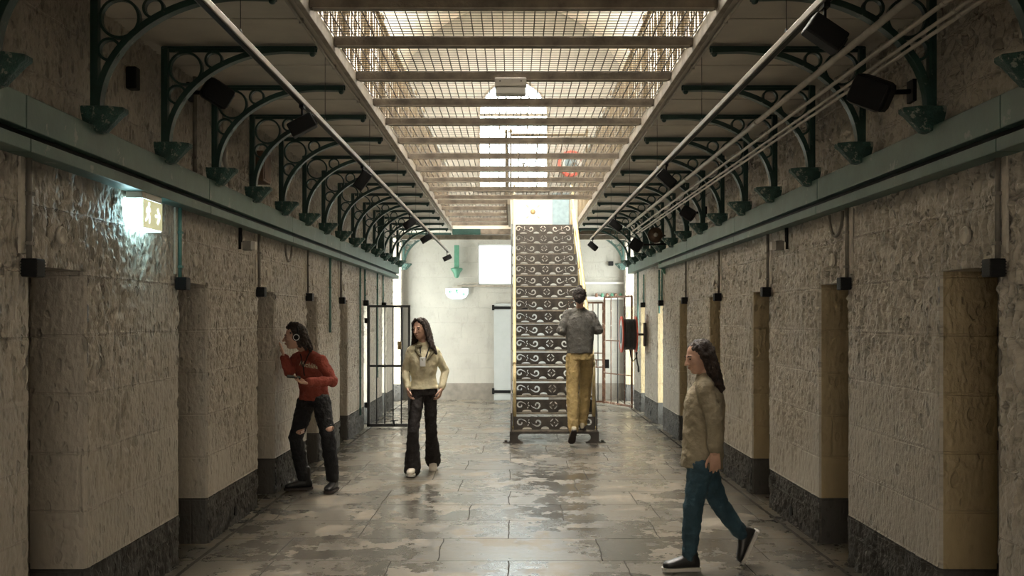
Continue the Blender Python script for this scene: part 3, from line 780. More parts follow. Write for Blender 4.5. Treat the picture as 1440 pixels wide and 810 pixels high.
railing((-1.21, 4.0, 3.43), (-1.21, 18.5, 3.43), 14, 'ochre lattice railing of the upper left gallery seen through the netting')
railing((1.21, 4.0, 3.43), (1.21, 18.5, 3.43), 14, 'ochre lattice railing of the upper right gallery seen through the netting')
railing((-.11, 14.95, 3.46), (-.11, 18.5, 3.46), 3, 'ochre railing along the left side of the stairwell opening')
railing((-.04, 14.9, 3.46), (1.1, 14.9, 3.46), 1, 'short ochre railing across the near end of the stairwell')

# emergency light under third crossbar
t = thing('emergency_light', (0, 7.13, 3.30), 'pale rectangular light box fixed under a netting crossbar at the centre', 'light')
MB().bevbox((-.02, 7.12, 3.352), (.225, .09, .065), .008).build('housing', 'beige', t)
MB().bevbox((-.02, 7.12, 3.292), (.215, .08, .055), .010).build('diffuser', 'white', t)
MB().box((-.10, 7.074, 3.355), (-.09, 7.078, 3.362)).box((.05, 7.074, 3.355), (.06, 7.078, 3.362)).build('screw', 'black', t)

# ================================================================== light tracks and spots
TX, TZ = 1.22, EYE+1.235
for s, y1 in ((-1, 18.6), (1, 15.6)):
    t = thing('light_track', (s*TX, 4, TZ), 'long pale lighting track hung on wires above the %s half of the corridor' % SIDE[s], 'track')
    MB().box((s*TX-.019, -.5, TZ), (s*TX+.019, y1, TZ+.03)).build('rail', 'track', t, .003)
    MB().box((s*TX-.011, -.5, TZ-.004), (s*TX+.011, y1-.02, TZ+.001)).build('contact_slot', 'black', t)
    for k in range(7):
        y = 4.45+2.0*k
        if y < y1: MB().tube([(s*TX, y, TZ+.03), (s*TX, y, ZG)], .0018, 6).lathe((s*TX, y, TZ+.03), [(.010, 0), (.010, .015), (.003, .03)], (0, 0, 1), 8).build('hanging_wire', 'wire', t)
def spot(s, y, yaw, pitch, sc, label):
    t = thing('track_spotlight', (s*TX, y, TZ), label, 'spotlight', 'black spotlights on the tracks')
    c = Vector((s*TX, y, TZ-.12*sc))
    MB().box((s*TX-.012, y-.03, TZ-.022), (s*TX+.012, y+.03, TZ)).tube([(s*TX, y, TZ-.02), (s*TX, y, TZ-.10*sc)], .007, 8).build('stem', 'black', t)
    R = Matrix.Rotation(yaw, 3, 'Z')@Matrix.Rotation(pitch, 3, 'Y')
    MB().bevbox(c, (.155*sc, .085*sc, .085*sc), .008, R).build('lamp_body', 'black', t)
    MB().lathe(c+R@Vector((.078*sc, 0, 0)), [(.034*sc, -.002), (.034*sc, .006), (.026*sc, .006), (.024*sc, -.001)], R@Vector((1, 0, 0)), 16).build('bezel', 'black', t)
SP = [(-1, 5.75, .1, -.5, 'black box spotlight nearest the camera on the left track'), (-1, 8.05, .15, -.95, 'second black spotlight on the left track'), (-1, 11.7, .1, -.6, 'third black spotlight on the left track'),
      (-1, 13.9, .1, -.55, 'fourth black spotlight on the left track'), (-1, 18.3, .1, -.45, 'last black spotlight at the far end of the left track'),
      (1, 3.9, 0, .6, 'large dark spotlight at the top right, nearest on the right track'), (1, 7.95, 0, .75, 'second black spotlight on the right track'),
      (1, 11.9, 0, .65, 'third black spotlight on the right track'), (1, 15.3, 0, .7, 'last black spotlight at the end of the right track')]
for s, y, yw, pt, lb in SP: spot(s, y, yw, pt, 1.0, lb)
# floodlights / loudspeakers near the walls
def flood(c, size, R, wallx, label, cat='floodlight', name='wall_floodlight'):
    t = thing(name, c, label, cat)
    MB().bevbox(c, size, min(size)*.2, R).build('housing', 'black', t)
    f = Vector(c)+R@Vector((0, -size[1]/2-.001, 0)); MB().obox(f, (size[0]*.86, .006, size[2]*.82), R).build('front_panel', 'black', t)
    MB().tube([Vector(c), Vector((wallx, c[1]+.05, c[2]+.02))], .014, 8).obox((wallx, c[1]+.05, c[2]+.02), (.02, .09, .12)).build('arm', 'black', t)
Rm = lambda a, b, c=0: Matrix.Rotation(a, 3, 'Z')@Matrix.Rotation(b, 3, 'Y')@Matrix.Rotation(c, 3, 'X')
flood((1.96, 5.45, 2.905), (.21, .19, .17), Rm(-.5, .45, .2), 2.2, 'big rounded black loudspeaker high on the right wall near the camera', 'loudspeaker', 'wall_loudspeaker')
flood((-2.0, 6.72, 3.19), (.20, .16, .15), Rm(.5, .5, .2), -2.2, 'dark boxy floodlight behind the third bracket on the left wall')
flood((1.99, 11.35, 2.87), (.16, .14, .14), Rm(-.3, .6), 2.2, 'black floodlight beside mid corridor brackets on the right wall')
flood((1.72, 13.95, 2.70), (.17, .12, .17), Rm(-.2, .6), 2.2, 'black square floodlight with pale back at the far right beam')
t = thing('horn_loudspeaker', (2.06, 14.4, 2.86), 'round brown horn loudspeaker above the right beam', 'loudspeaker')
MB().lathe((2.04, 14.3, 2.87), [(.112, 0), (.115, .008), (.085, .04), (.05, .09), (.045, .16)], (0, 1, 0), 28).build('horn', 'wood', t)
MB().ringband((2.04, 14.295, 2.87), .108, .012, .012, seg=28).build('rim', 'iron', t)
MB().lathe((2.04, 14.27, 2.87), [(.03, 0), (.03, .012), (.02, .03)], (0, 1, 0), 16).build('centre_cap', 'pipe', t)
MB().tube([(2.08, 14.42, 2.87), (2.2, 14.42, 2.87)], .012, 8).build('arm', 'iron', t)

# pipes along the right brackets
for (x, z, r, lb) in ((1.86, EYE+1.50, .020, 'thick pale pipe, topmost of the pipes along the right brackets'), (1.945, EYE+1.425, .012, 'thin pale pipe in the middle of the pipes along the right brackets'),
                      (1.995, EYE+1.392, .010, 'thin pale pipe, upper of the lowest pair along the right brackets'), (2.02, EYE+1.372, .010, 'thin pale pipe, lowest along the right brackets')):
    m = MB().tube([(x, -.5, z), (x, 16.2, z)], r, 10)
    y = 1.4
    while y < 16: m.tube([(x, y-.02, z), (x, y+.02, z)], r*1.25, 10); y += 3.1
    tag(m.build('overhead_pipe', 'pipe'), lb, 'pipe', 'pipes along the right wall')
# conduits and boxes on the left upper wall
def vpipe(name, x, y, z0, z1, r, mat, label, cat='conduit', group=None):
    m = MB().tube([(x, y, z1), (x, y, z0)], r, 8); k = z0+.1
    while k < z1: m.box((x-.016, y-.016, k-.008), (x+.016, y+.016, k+.008)); k += .45
    return tag(m.build(name, mat), label, cat, group)
vpipe('wall_conduit', -2.24, 7.0, 2.7, 3.37, .016, 'conduit', 'dark upright conduit above the left beam near the third bracket')
t = thing('wall_pipe', (-2.22, 7.65, 2.7), 'bent pale pipe rising above the left beam past the dark floodlight', 'pipe')
MB().tube([(-2.2, 7.75, 2.70), (-2.21, 7.72, 2.80), (-2.21, 7.62, 2.88), (-2.21, 7.62, 3.2), (-2.21, 7.6, 3.36)], .02, 10).build('pipe_run', 'pipe', t)
t = thing('meter_box', (-2.2, 8.65, 2.95), 'brown wooden box on the left wall above the beam', 'box')
MB().bevbox((-2.20, 8.65, 2.98), (.12, .26, .26), .006).build('case', 'wood', t)
MB().box((-2.139, 8.54, 2.87), (-2.134, 8.76, 3.09)).build('box_door', 'wood', t)
o = MB().bevbox((-2.235, 5.85, 3.08), (.06, .07, .13), .006).build('dark_wall_bracket', 'black'); tag(o, 'small dark slab on the upper left wall behind the second bracket', 'wall plate')

# ================================================================== boxes with conduits by each cell, discs, vents
def cell_fittings(s, k, a, b):
    y = a-.05; x = s*(XW-.001)
    where = 'above the %s cell doorway from the camera on the %s' % (('first' if k == 0 else ORD[k]), SIDE[s])
    green = (s < 0 and k == 1) or k >= 5
    t = thing('junction_box', (x, y, ZL), 'small black box and conduit '+where, 'junction box', 'black boxes over the cell doorways')
    c = (x-s*.04, y, 1.905)
    m = MB().bevbox(c, (.075, .085, .085), .006)
    for j in range(5): m.box((c[0]-.0385, y-.0435+.0001, 1.875+.014*j), (c[0]+.0385, y+.0435, 1.880+.014*j))
    m.build('box_body', 'black', t)
    m = MB().tube([(x-s*.022, y, 1.945), (x-s*.022, y, 2.43)], .013, 10)
    for z in (2.02, 2.25): m.box((x-s*.04, y-.02, z-.008), (x, y+.02, z+.008))
    m.build('conduit', 'conduit_green' if green else 'conduit', t)
    MB().box((x-s*.012, y-.06, 1.97), (x, y-.02, 2.42)).build('wall_batten', 'plaque', t)
    yc = (a+b)/2
    d = MB().lathe((x, yc, 2.085), [(.047, 0), (.047, .012), (.040, .020), (.036, .014)], (-s, 0, 0), 24).build('wall_disc', 'plaque')
    tag(d, 'painted round stone disc '+where, 'disc', 'round discs over the cell doorways')
    # vent in the next pier
    yv = b+.75
    if yv < 18.4:
        m = MB().prism([(-.03, 0), (.03, 0), (.03, .06), (.02, .078), (0, .085), (-.02, .078), (-.03, .06)], (0, 1, 0), (0, 0, 1), (x+s*.02, yv, .06), (-s*.024, 0, 0))
        t = thing('air_vent', (x, yv, .06), 'small black vent hole in the grey base just past the %s doorway on the %s' % (('first' if k == 0 else ORD[k]), SIDE[s]), 'vent', 'small vents in the wall base')
        m.build('vent_opening', 'black', t)
for s in (-1, 1):
    for k in range(7):
        a, b = OPEN[k+2]; cell_fittings(s, k, a, b)
# emergency lamps on conduit at y 8.2
for s in (-1, 1):
    t = thing('wall_lamp_box', (s*2.22, 8.2, 2.28), 'small pale lamp box hanging from a short dark conduit on the %s wall' % SIDE[s], 'lamp box')
    MB().bevbox((s*2.19, 8.2, 2.27), (.07, .06, .08), .006).build('case', 'conduit', t)
    MB().bevbox((s*2.14, 8.2, 2.27), (.04, .055, .07), .006).build('lens', 'beige', t)
    MB().tube([(s*2.245, 8.17, 2.42), (s*2.245, 8.17, 2.24)], .012, 8).tube([(s*2.245, 8.21, 2.42), (s*2.245, 8.21, 2.3)], .008, 8).build('conduit', 'black', t)
    yy = 9.9 if s < 0 else 6.9
    loop = [(s*2.235, yy+.14*math.cos(a), 2.40-.16*math.sin(a)) for a in [PI*i/14 for i in range(15)]]
    tag(MB().tube(loop, .011, 8).build('cable_loop', 'conduit'), 'drooping cable loop under the %s beam' % SIDE[s], 'cable')

# ================================================================== exit signs
def icon_man(m, c, u, v, n, h):
    """running man and door, built of bars: u right, v up, n out"""
    c = Vector(c); u = Vector(u); v = Vector(v); n = Vector(n)
    P = lambda a, b: c+u*a*h+v*b*h+n*.002
    def seg(a, b, w): m.bar(P(*a), P(*b), w*h, .003, up=n)
    m.lathe(P(.05, .40), [(.085*h, 0), (.085*h, .002)], n, 14)
    seg((.02, .30), (-.05, .02), .15); seg((-.05, .05), (.14, -.12), .10); seg((.14, -.12), (.08, -.36), .09)
    seg((-.05, .05), (-.14, -.16), .10); seg((-.14, -.16), (-.32, -.28), .09)
    seg((.02, .27), (.20, .12), .07); seg((0, .27), (-.2, .18), .07); seg((-.2, .18), (-.24, .04), .06)
def icon_arrow(m, c, u, v, n, h, d=1):
    c = Vector(c); u = Vector(u)*d; v = Vector(v); n = Vector(n)
    P = lambda a, b: c+u*a*h+v*b*h+n*.002
    m.bar(P(-.3, 0), P(.2, 0), .13*h, .003, up=n); m.bar(P(-.02, .34), P(.28, 0), .14*h, .003, up=n); m.bar(P(-.02, -.34), P(.28, 0), .14*h, .003, up=n)
t = thing('exit_sign', (-2.22, 5.97, 2.2), 'glowing box exit sign with running man and arrow on the left wall', 'exit sign')
MB().box((-2.262, 5.81, 2.375), (-2.165, 6.13, 2.413)).build('mounting_plate', 'beige', t, .002)
MB().box((-2.262, 5.81, 2.20), (-2.169, 6.13, 2.374)).build('diffuser', 'exit_box', t, .002)
MB().box((-2.168, 5.815, 2.205), (-2.160, 6.125, 2.372)).build('sign_panel', 'exit_face', t, .001)
m = MB(); icon_man(m, (-2.159, 5.89, 2.288), (0, 1, 0), (0, 0, 1), (1, 0, 0), .15); icon_arrow(m, (-2.159, 6.04, 2.288), (0, 1, 0), (0, 0, 1), (1, 0, 0), .13); m.build('symbols', 'exit_icon', t)
MB().tube([(-2.17, 5.87, 2.394), (-2.162, 5.87, 2.394)], .007, 8).build('screw', 'white', t)
t = thing('exit_sign', (-1.16, 20.45, 2.05), 'glowing white exit sign with green symbols on the end wall', 'exit sign')
poly = [(-.23, .11), (-.23, .0), (-.19, -.07), (-.10, -.115), (.10, -.115), (.19, -.07), (.23, 0), (.23, .11)]
MB().prism(poly, (1, 0, 0), (0, 0, 1), (-1.16, 20.41, 2.18), (0, .08, 0)).build('lit_panel', 'exit_face2', t, .004)
m = MB(); icon_man(m, (-1.16, 20.407, 2.22), (1, 0, 0), (0, 0, 1), (0, -1, 0), .12); icon_arrow(m, (-1.29, 20.407, 2.22), (1, 0, 0), (0, 0, 1), (0, -1, 0), .1, -1); icon_arrow(m, (-1.03, 20.407, 2.17), (1, 0, 0), (0, 0, 1), (0, -1, 0), .09, 1)
m.build('symbols', 'exit_green', t)
MB().box((-1.26, 20.43, 2.30), (-1.06, 20.49, 2.33)).tube([(-1.06, 20.46, 2.32), (-1.06, 20.46, 2.40), (-.7, 20.46, 2.40)], .008, 8).build('mounting', 'pipe', t)

# ================================================================== end wall fittings
t = thing('green_pendant_bracket', (-1.15, 20.3, 2.5), 'pale green post ending in a tapered cap on the end wall', 'bracket')
MB().box((-1.21, 20.30, 2.70), (-1.11, 20.40, 3.17)).build('shaft', 'cap', t, .01)
MB().lathe((-1.16, 20.35, 2.50), [(.03, 0), (.05, .03), (.07, .10), (.12, .17), (.125, .19), (.10, .205)], (0, 0, 1), 8).build('tapered_cap', 'cap', t)
t = bpy.data.objects.new('door_end', None); COL.objects.link(t); t.location = (.2, 20.45, 0); struct(t); t.name = 'door_20'
MB().box((-.40, 20.44, 0.0), (.72, 20.482, 1.98)).build('door_leaf', 'panelpaint', t, .004)
MB().box((-.41, 20.43, 1.86), (.3, 20.44, 1.92)).box((-.44, 20.42, 1.84), (-.39, 20.45, 1.95)).build('upper_hinge_strap', 'black', t, .002)
MB().box((-.41, 20.43, .14), (.3, 20.44, .20)).box((-.44, 20.42, .12), (-.39, 20.45, .24)).build('lower_hinge_strap', 'black', t, .002)
t = bpy.data.objects.new('door_21', None); COL.objects.link(t); t.location = (.4, 20.45, 3.43); struct(t)
MB().box((0.02, 20.42, 3.44), (.80, 20.485, 4.24)).build('door_panel', 'panelpaint', t, .004)
m = MB().lathe((.40, 20.42, 3.86), [(.05, 0), (.045, .012), (.02, .02)], (0, -1, 0), 20); m.build('door_knob', 'brass', t)
m = MB()
for a in (45, 135, 225, 315):
    d = Vector((math.cos(math.radians(a)), 0, math.sin(math.radians(a)))); c = Vector((.40, 20.417, 3.86)); m.bar(c+d*.13, c+d*.19, .02, .006, up=(0, 1, 0))
m.build('rosette_mark', 'track', t)
o = MB().box((.80, 20.40, 3.44), (1.14, 20.49, 4.24)).build('wall_panel', 'blue', None, .004); tag(o, 'pale blue grey panel beside the upper white door', 'panel')
# ledge with pegs over the right gate
t = thing('peg_rail', (1.8, 20.45, 2.1), 'white ledge with small green and brown pegs above the right gate', 'rail')
MB().box((1.25, 20.41, 2.06), (2.26, 20.49, 2.12)).build('rail_board', 'white', t, .004)
for i, x in enumerate((1.70, 1.82, 1.92, 2.02, 2.1, 2.2)):
    MB().lathe((x, 20.41, 2.15), [(.03, -.04), (.035, 0), (.02, .04)], (0, 0, 1), 10).build('peg', 'cap' if i % 2 else 'rust', t)
o = MB().box((1.3, 20.44, 2.38), (2.26, 20.49, 2.42)).build('wall_ledge', 'white'); tag(o, 'thin white ledge on the end wall right of the stairs', 'ledge')
o = MB().bevbox((2.0, 20.44, 2.80), (.10, .08, .09), .008).build('wall_camera', 'black'); tag(o, 'tiny black box on the end wall right of the stairs', 'box')

# ================================================================== staircase
NR = 16; RH = .2044; GO = .34; SY = 13.38; SZ = .16; SX0, SX1 = -.02, 1.12
def spiral(cx, cz, flip):
    """closed outline of a spiral slot with a tail"""
    cen = []; T = 40
    for i in range(T+1):
        u = i/T; a = math.radians(20-340*u); r = .016+.036*u; cen.append((r*math.cos(a), r*math.sin(a), .0045+.0035*math.sin(PI*min(1, u*1.0))))
    # tail sweeping on past the top
    for i in range(1, 8):
        u = i/7; a = math.radians(40-70*u*.55); r = .052+.03*u; cen.append((r*math.cos(a), r*math.sin(a), .0045*(1-u)+.001))
    L = []; Rr = []
    for i in range(len(cen)):
        p = cen[max(i-1, 0)]; q = cen[min(i+1, len(cen)-1)]; dx, dz = q[0]-p[0], q[1]-p[1]; l = math.hypot(dx, dz)
        nx, nz = -dz/l, dx/l; w = cen[i][2]*1.35; L.append((cen[i][0]+nx*w, cen[i][1]+nz*w)); Rr.append((cen[i][0]-nx*w, cen[i][1]-nz*w))
    pts = L+Rr[::-1]
    f = {0: (1, 1), 1: (-1, -1), 2: (-1, 1), 3: (1, -1)}[flip]
    return [(cx+f[0]*a, cz+f[1]*b) for a, b in pts]
def ell2(cx, cz, rx, rz, rot=0, n=10, half=False):
    P = []
    for i in range(n+1 if half else n):
        a = (PI if half else 2*PI)*i/n; x, z = rx*math.cos(a), rz*math.sin(a)
        P.append((cx+x*math.cos(rot)-z*math.sin(rot), cz+x*math.sin(rot)+z*math.cos(rot)))
    return P
def riser_mesh():
    w = SX1-SX0-.05; h = RH-.028
    cu = bpy.data.curves.new('riser', 'CURVE'); cu.dimensions = '2D'; cu.fill_mode = 'BOTH'; cu.extrude = .004
    holes = []
    mx = w/2; zc_ = .098
    for sg in (-1, 1):
        holes.append(spiral(mx+sg*.455, zc_, 0 if sg < 0 else 2)); holes.append(spiral(mx+sg*.225, zc_, 1 if sg < 0 else 3))
        holes.append(ell2(mx+sg*.345, .128, .007, .016, sg*.5)); holes.append(ell2(mx+sg*.338, .095, .007, .015, -sg*.6)); holes.append(ell2(mx+sg*.352, .064, .006, .013, sg*.5))
        holes.append(ell2(mx+sg*.125, .010, .055, .036, 0, 12, True)); holes.append(ell2(mx+sg*.365, .010, .065, .024, 0, 12, True))
    for a in (45, 135, 225, 315):
        d = math.radians(a); holes.append(ell2(mx+.046*math.cos(d), zc_+.046*math.sin(d), .029, .008, d+PI/2))
    holes.append(ell2(mx, zc_, .007, .007))
    def sp(P):
        s_ = cu.splines.new('POLY'); s_.points.add(len(P)-1)
        for i, (x, z) in enumerate(P): s_.points[i].co = (x, z, 0, 1)
        s_.use_cyclic_u = True
    sp([(0, 0), (w, 0), (w, h), (0, h)])
    for P in holes: sp(P)
    ob = bpy.data.objects.new('tmp', cu); COL.objects.link(ob)
    dg = bpy.context.evaluated_depsgraph_get(); me = bpy.data.meshes.new_from_object(ob.evaluated_get(dg))
    for v in me.vertices: v.co = Vector((v.co.x, -v.co.z, v.co.y))
    me.materials.clear(); me.materials.append(M['iron'])
    bpy.data.objects.remove(ob, do_unlink=True)
    return me
st = thing('iron_staircase', (SX0, SY, 0), 'tall steep cast iron staircase with scrolled openwork risers and ochre handrails', 'staircase')
rm = riser_mesh()
for i in range(NR):
    z = SZ+RH*i; y = SY+GO*i
    r = bpy.data.objects.new('riser', rm); COL.objects.link(r); r.parent = st; r.location = Vector((SX0+.025, y+.012, z+.014))-st.location
    if i == 0: treadz = z
    m = MB().box((SX0, y-.02, z-.010), (SX1, y+GO+.02, z+.012)); m.build('tread', 'tread', st, .004)
MB().box((SX0, SY+GO*NR-.02, SZ+RH*NR-.01), (SX1, 18.80, SZ+RH*NR+.005)).build('tread', 'tread', st, .004)
for x0, x1 in ((SX0-.02, SX0+.005), (SX1-.005, SX1+.010)):
    y1 = SY+GO*NR-.15; z1 = SZ+RH*NR-.1
    MB().prism([(SY-.02, SZ-.02), (SY+.32, SZ-.02), (y1, z1-.05), (y1, z1+.12), (SY-.02, SZ+.24)], (0, 1, 0), (0, 0, 1), (x0, 0, 0), (x1-x0, 0, 0)).build('stringer', 'iron', st, .003)
for sg, xe in ((1, SX0-.02), (-1, SX1+.02)):
    prof_ = [(0, SZ-.01), (.16, SZ-.01), (.16, SZ-.03), (.13, SZ-.04), (.105, SZ-.065), (.10, SZ-.09), (.11, .045), (.14, .022), (.17, .014), (.17, 0), (-.02, 0), (-.02, .02), (0, .03)]
    MB().prism([(a*sg, b) for a, b in prof_], (1, 0, 0), (0, 0, 1), (xe, SY-.02, 0), (0, .07, 0)).box((xe-.01*sg, SY, 0), (xe+.05*sg, SY+.5, SZ-.01)).build('foot', 'iron', st)
    MB().box((xe-sg*.10, SY-.01, 0), (xe-sg*.01, SY+.08, .012)).lathe((xe-sg*.06, SY+.03, .01), [(.02, 0), (.02, .018), (.008, .026)], (0, 0, 1), 8).build('floor_bolt', 'iron', st)
MB().box((SX0-.02, SY-.025, SZ-.035), (SX1+.02, SY+.04, SZ-.008)).build('front_beam', 'iron', st, .003)
sl = RH/GO
for x in (SX0+.035, SX1-.035):
    y0 = SY+.06; z0 = SZ+.02; H = .88
    MB().tube([(x, y0, z0), (x, y0, z0+H)], [.026, .022], 12).lathe((x, y0, z0+.0), [(.036, 0), (.036, .02), (.028, .04)], (0, 0, 1), 12).build('newel_post', 'yellow', st)
    yt = SY+GO*(NR-1)+.1; zt = z0+H+(yt-y0)*sl
    MB().tube([(x, y0-.02, z0+H), (x, y0+.05, z0+H+.02), (x, yt, zt), (x, yt+.3, zt+.02)], .024, 12).build('handrail', 'yellow', st)
    xm = x+(.012 if x > .5 else -.0)
    MB().tube([(xm, y0, z0+H*.5), (xm, yt, zt-H*.5)], .014, 10).build('middle_rail', 'yellow', st)
    for i in range(3, NR, 3):
        y = SY+GO*i+.12; MB().tube([(x, y, SZ+RH*i+.01), (x, y, z0+H+(y-y0)*sl)], .013, 8).build('baluster', 'yellow', st)

# ================================================================== gates
t = thing('barred_gate', (-2.24, 15.2, 0), 'open charcoal barred gate standing out from the left wall', 'gate')
gx0, gx1, gz = -2.235, -1.575, 1.875
MB().box((gx0, 15.18, .02), (gx0+.045, 15.22, gz)).box((gx1-.035, 15.18, .02), (gx1, 15.22, gz)).box((gx0, 15.18, gz-.035), (gx1, 15.22, gz)).box((gx0, 15.18, .02), (gx1, 15.22, .065)).build('gate_frame', 'gate', t, .003)
MB().box((gx0, 15.185, .93), (gx1, 15.215, .965)).build('middle_rail', 'gate', t, .002)
for i in range(1, 5):
    x = gx0+.02+(gx1-gx0-.03)*i/5; MB().tube([(x, 15.2, .05), (x, 15.2, gz-.02)], .010, 8).build('bar', 'gate', t)
for z in (.35, 1.64): MB().box((-2.27, 15.16, z-.04), (gx0+.01, 15.24, z+.04)).build('hinge', 'black', t, .004)
MB().bevbox((gx1-.16, 15.17, 1.26), (.055, .03, .12), .004).build('lock_plate', 'brass', t)
MB().tube([(gx0+.36, 15.16, .11), (gx0+.48, 15.16, .12)], .008, 6).tube([(gx0+.42, 15.16, .12), (gx0+.42, 15.16, .03)], .008, 6).build('floor_bolt', 'black', t)
t = thing('rusty_gate', (1.75, 19.3, 0), 'rusty brown barred screen and half open gate right of the stairs', 'gate')
m = MB()
def leaf(p0, p1, h, nb, mids, par):
    p0 = Vector(p0); p1 = Vector(p1); Z = Vector((0, 0, 1)); f = MB()
    f.bar(p0+Z*.03, p0+Z*h, .035).bar(p1+Z*.03, p1+Z*h, .035).bar(p0+Z*h, p1+Z*h, .035).bar(p0+Z*.06, p1+Z*.06, .035)
    for z in mids: f.bar(p0+Z*z, p1+Z*z, .028, .02)
    f.build('gate_frame', 'rust', par)
    for i in range(1, nb+1):
        q = p0+(p1-p0)*i/(nb+1); MB().tube([q+Z*.06, q+Z*h], .010, 8).build('bar', 'rust' if i % 2 else 'gate', par)
leaf((1.05, 19.35, 0), (1.74, 19.3, 0), 1.98, 6, (1.0,), t)
leaf((1.76, 19.25, 0), (2.17, 18.25, 0), 2.08, 3, (1.25, .62), t)
MB().bevbox((1.80, 19.15, .80), (.08, .06, .17), .006).build('lock_case', 'black', t)
MB().box((1.5, 19.27, .72), (1.74, 19.31, .74)).box((1.5, 19.27, .86), (1.74, 19.31, .88)).box((1.6, 19.27, .72), (1.62, 19.31, .88)).build('bolt', 'rust', t)

# ================================================================== hose reels
def spool(t, c, ax, R, w, hub):
    ax = Vector(ax); c = Vector(c)
    for sg in (-1, 1):
        MB().ringband(c+ax*sg*w/2, R, .024, .05, axis=ax, seg=36).build('rim', 'red', t)
    d = MB().lathe(c-ax*(w/2+.0), [(R*.93, -.006), (R*.93, .004)], ax, 36); d.build('side_plate', 'white', t)
    MB().lathe(c-ax*(w/2+.014), [(R*.55, -.006), (R*.55, .006)], ax, 28).build('blue_label', 'blue', t)
    for i in range(4):
        q = c+ax*(-w/2+w*(i+.5)/4); MB().ringband(q, R*.72, w/4.4, R*.40, axis=ax, seg=36).build('hose_coil', 'hose', t)
t = thing('hose_reel', (2.0, 17.0, 1.4), 'fire hose reel with red rim and black hose on the right wall', 'hose reel')
spool(t, (1.965, 17.0, 1.40), (1, 0, 0), .285, .24, .1)
MB().tube([(2.08, 17.0, 1.4), (2.24, 17.0, 1.4)], .02, 10).box((2.225, 16.92, 1.2), (2.255, 17.08, 1.6)).build('wall_arm', 'iron', t)
MB().tube([(1.98, 16.9, 1.14), (1.99, 16.86, 1.02), (2.03, 16.86, .95), (2.08, 16.88, 1.0), (2.1, 16.9, 1.1)], .012, 8).tube([(2.08, 16.9, 1.1), (2.10, 16.88, .92), (2.12, 16.88, .84)], .012, 8).lathe((2.12, 16.88, .76), [(.010, 0), (.016, .02), (.016, .08), (.012, .1)], (0, 0, 1), 10).build('nozzle', 'hose', t)
t = thing('hose_reel', (1.17, 20.3, 4.85), 'red rimmed round hose reel on the upper end wall behind the netting', 'hose reel')
spool(t, (1.17, 20.32, 4.83), (0, 1, 0), .235, .16, .1)
MB().box((1.12, 20.38, 4.75), (1.22, 20.49, 4.9)).build('wall_arm', 'iron', t)

# extra green downpipes near the far end, right side
for (y, x, z0, z1, lb) in ((15.3, 2.24, 1.75, 2.42, 'green conduit on the far right wall before the hose reel'), (17.6, 2.2, 1.1, 2.5, 'green conduit running down behind the hose reel'),
                           (12.2, -2.245, 1.5, 2.42, 'green conduit on the left wall beyond the fourth doorway'), (14.6, -2.245, .25, 2.42, 'long green conduit beside the open barred gate'), (16.4, -2.24, .7, 2.42, 'long green conduit seen through the open barred gate')):
    vpipe('green_conduit', x, y, z0, z1, .014, 'conduit_green', lb)

# ================================================================== people
def remesh(mb_, vox, smooth=2, disp=None):
    me = bpy.data.meshes.new('tmp'); me.from_pydata([tuple(v) for v in mb_.v], [], mb_.f)
    ob = bpy.data.objects.new('tmp', me); COL.objects.link(ob)
    m = ob.modifiers.new('r', 'REMESH'); m.mode = 'VOXEL'; m.voxel_size = vox; m.use_smooth_shade = True
    if smooth: k = ob.modifiers.new('s', 'SMOOTH'); k.factor = .5; k.iterations = smooth
    if disp:
        tx = bpy.data.textures.new('cloth_folds', 'CLOUDS'); tx.noise_scale = disp[1]; tx.noise_depth = 2
        d = ob.modifiers.new('d', 'DISPLACE'); d.texture = tx; d.strength = disp[0]; d.mid_level = .5
    dg = bpy.context.evaluated_depsgraph_get(); out = bpy.data.meshes.new_from_object(ob.evaluated_get(dg))
    bpy.data.objects.remove(ob, do_unlink=True); return out
def place(me, name, mat, parent):
    off = base_of(parent)
    for v in me.vertices: v.co -= off
    me.polygons.foreach_set('use_smooth', [True]*len(me.polygons))
    me.materials.clear(); me.materials.append(M[mat]); o = bpy.data.objects.new(name, me); COL.objects.link(o); o.parent = parent; return o
V = Vector
def frame(fwd, up):
    f = V(fwd).normalized(); u = V(up); l = u.cross(f).normalized()   # left of the face... x axis = left
    u = f.cross(l).normalized(); return Matrix((l, f, u)).transposed()  # columns: left, fwd, up
def hand(m, w, d, nrm, thumb, curl=(.3, .35, .25), sc=1.0, spread=.06):
    """w wrist, d direction, nrm palm normal, thumb = +-1 side across"""
    w = V(w); d = V(d).normalized(); nrm = (V(nrm)-d*V(nrm).dot(d)).normalized(); a = d.cross(nrm).normalized()*thumb
    # a points to thumb side
    L = [.070, .078, .072, .056]; pl = .085*sc
    for i in range(4):
        off = (1.5-i)*.0195*sc; base = w+a*off*.7+d*.01; kn = w+d*(pl-(.004*abs(i-1)))+a*off
        m.limb([base, (base+kn)/2, kn], [.014*sc, .0135*sc, .0105*sc], 8)
        ang = 0; p = kn; pts = [p]; dd = (d+a*(1.5-i)*spread).normalized()
        for j, fr in enumerate((.45, .30, .25)):
            ang += curl[j]; v = dd*math.cos(ang)+nrm*math.sin(ang); p = p+v*L[i]*fr*sc; pts.append(p)
        m.limb(pts, [.0098*sc, .0088*sc, .0080*sc, .0068*sc], 8)
    t0 = w+d*.02+a*.022*sc; t1 = w+d*.055*sc+a*.048*sc+nrm*.012; t2 = t1+(d*.8+a*.35+nrm*.25).normalized()*.030*sc; t3 = t2+(d*.9+nrm*.35).normalized()*.024*sc
    m.limb([t0, t1, t2, t3], [.015*sc, .0115*sc, .010*sc, .0078*sc], 8)
